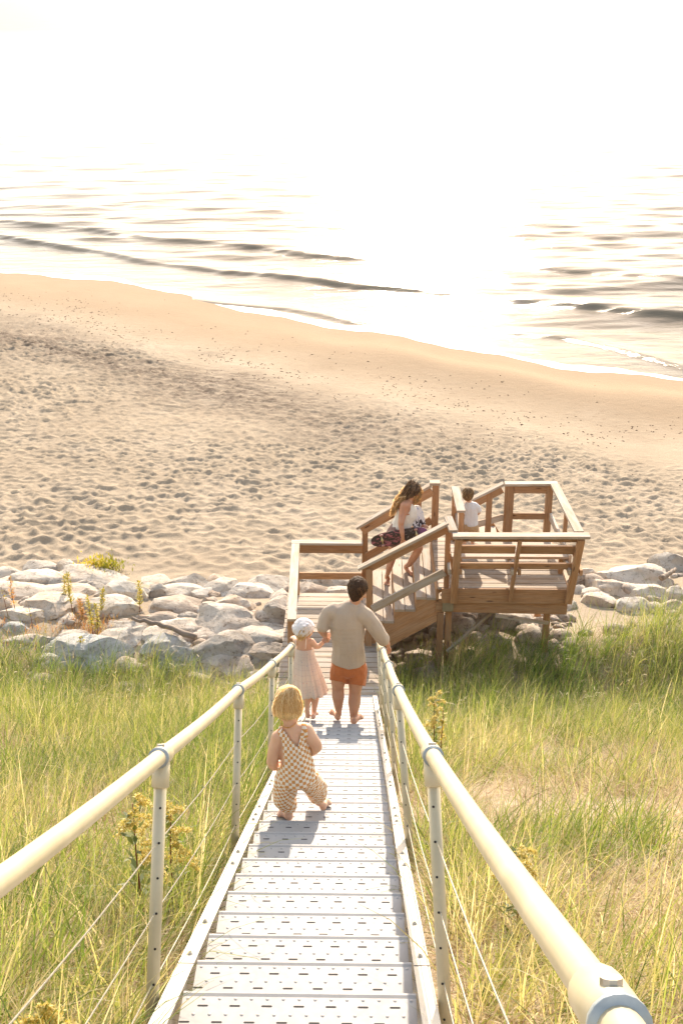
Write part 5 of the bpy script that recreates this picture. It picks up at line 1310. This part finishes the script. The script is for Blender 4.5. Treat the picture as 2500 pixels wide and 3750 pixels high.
blk = math_(nt, 'MULTIPLY', ramp(nt, [(.47, (0, 0, 0)), (.50, (1, 1, 1))], nn_), ramp(nt, [(.40, (1, 1, 1)), (.5, (0, 0, 0))], sp.outputs[0]))
blu = math_(nt, 'MULTIPLY', ramp(nt, [(.58, (0, 0, 0)), (.62, (1, 1, 1))], nn_), ramp(nt, [(.45, (0, 0, 0)), (.5, (1, 1, 1))], sp.outputs[0]))
L.new(mixc(nt, blu, mixc(nt, blk, (.78, .76, .78), (.04, .035, .04)), (.10, .16, .50)), b.inputs['Base Color']); b.inputs['Roughness'].default_value = .4
deck_board('skateboard', P(985, 930, .04), Vector((-.25, .1, 1.0)), Vector((.1, -1, .2)), .40, .20, .016, m, 'white board with blue and black print tucked under the far arm of the woman', False)

# ---------------------------------------------------------------- the boy
cb = crop(1560, 1740, .19133)
boy = tag(empty('person', (1.72, 16.5, 3.13)), 'small boy in a white t-shirt and tan shorts standing beyond the bench', 'person')
Yb = 16.50; P = lambda x, y, dy=0.0: cb(x, y, Yb + dy)
B = []
B += chain([(P(850, 960), (.085, .07)), (P(860, 800), (.082, .065)), (P(855, 620), (.085, .062)), (P(835, 560), (.065, .05))]); B += chain([(P(825, 540), .038), (P(815, 480), .036)])
B += chain([(P(800, 360), (.078, .088, .088)), (P(798, 410, .01), (.072, .08, .07))]); B += chain([(P(760, 455, .05), .03), (P(790, 470, .05), .03)]); B += chain([(P(790, 440, .10), .009), (P(792, 446, .10), .008)])
B += chain([(P(712, 400, .0), (.009, .013, .018)), (P(713, 412, .0), (.008, .01, .01))]); B += chain([(P(893, 400, .0), (.009, .013, .018)), (P(892, 412, .0), (.008, .01, .01))])
B += chain([(P(770, 590), .042), (P(735, 640), .036), (P(700, 730), .029), (P(665, 745, .0), .027)]); B += chain([(P(665, 745), .027), (P(610, 680, .02), .023), (P(578, 610, .03), .017)]); B += finger_set(P(580, 615, .03), P(565, 530, .03), (0, -1, 0), .088, .0066, .3, 1)
B += chain([(P(940, 590), .042), (P(985, 640), .035), (P(1005, 720, .02), .027), (P(990, 740, .05), .024), (P(960, 735, .10), .018)]); B += finger_set(P(965, 735, .10), P(930, 730, .15), (0, -1, 0), .08, .0066, .5, -1)
f1 = Vector((P(735, 1100).x, 16.48, ZP)); f2 = Vector((P(905, 1100).x, 16.56, ZP))
B += chain([(P(780, 1020), .065), (P(735, 1120, .02), .052), (Vector((f1.x, f1.y, f1.z + .27)), .042), (Vector((f1.x, f1.y, f1.z + .16)), .037), (Vector((f1.x, f1.y, f1.z + .06)), .025), (Vector((f1.x, f1.y, f1.z + .04)), .025)])
B += chain([(P(915, 1020), .065), (P(905, 1120, .06), .052), (Vector((f2.x, f2.y - .02, f2.z + .29)), .042), (Vector((f2.x, f2.y, f2.z + .17)), .037), (Vector((f2.x, f2.y, f2.z + .06)), .025), (Vector((f2.x, f2.y, f2.z + .04)), .025)])
for f_, s_ in ((f1, -1), (f2, 1)): B += foot(f_ + Vector((0, -.04, 0)), f_ + Vector((.03 * s_, .13, 0)), r=.023, ank=f_ + Vector((0, 0, .06)), spread=s_)
fuse('body', B, .0065, M_SKIN_K, boy, 4)
Ts = chain([(P(860, 930), (.106, .088, .05)), (P(862, 800), (.102, .082)), (P(858, 640), (.104, .078)), (P(850, 570), (.080, .06)), (P(828, 525), (.050, .045, .02))]) + chain([(P(780, 585), .052), (P(740, 625), .050), (P(712, 675), .047)]) + chain([(P(930, 585), .054), (P(985, 625), .048), (P(1005, 665), .044)])
fuse('shirt', Ts, .0068, cloth_mat('white_cotton', (.76, .73, .74), .85, 400, .001, .1), boy, 4, disp=folds(.006, 18, 14, 2))
Sr = chain([(P(852, 930), (.100, .08)), (P(850, 990), (.105, .085))]) + chain([(P(775, 1000), .072), (P(735, 1030, .01), .066)]) + chain([(P(910, 1000), .078), (P(915, 1070, .03), .074)])
fuse('shorts', Sr, .0068, cloth_mat('tan_cotton', (.52, .34, .19), .85), boy, 4, disp=folds(.006, 24, 18, 2))
M_HAIRB = hair_mat('light_brown_hair', [(0, (.10, .055, .028)), (.6, (.20, .12, .06)), (1, (.42, .28, .14))], .3)
hc = P(800, 350, .0)
Hb = chain([(P(800, 345, -.0), (.084, .094, .086)), (P(795, 410, -.015), (.080, .080, .06)), (P(800, 450, -.03), (.055, .05, .03))])
hm = fuse('hair', Hb, .006, cap_mat('light_brown_scalp_hair', (.20, .12, .06)), boy, 4, disp=folds(.005, 34, 20, 3))
hair_strands('hair_lock', hc, (.088, .098, .092), (0, -.3, 1), 500, M_HAIRB, hm, lambda p: p.z > hc.z - .08, .9, .003, 0, .06, 1.0)['kind'] = 'stuff'
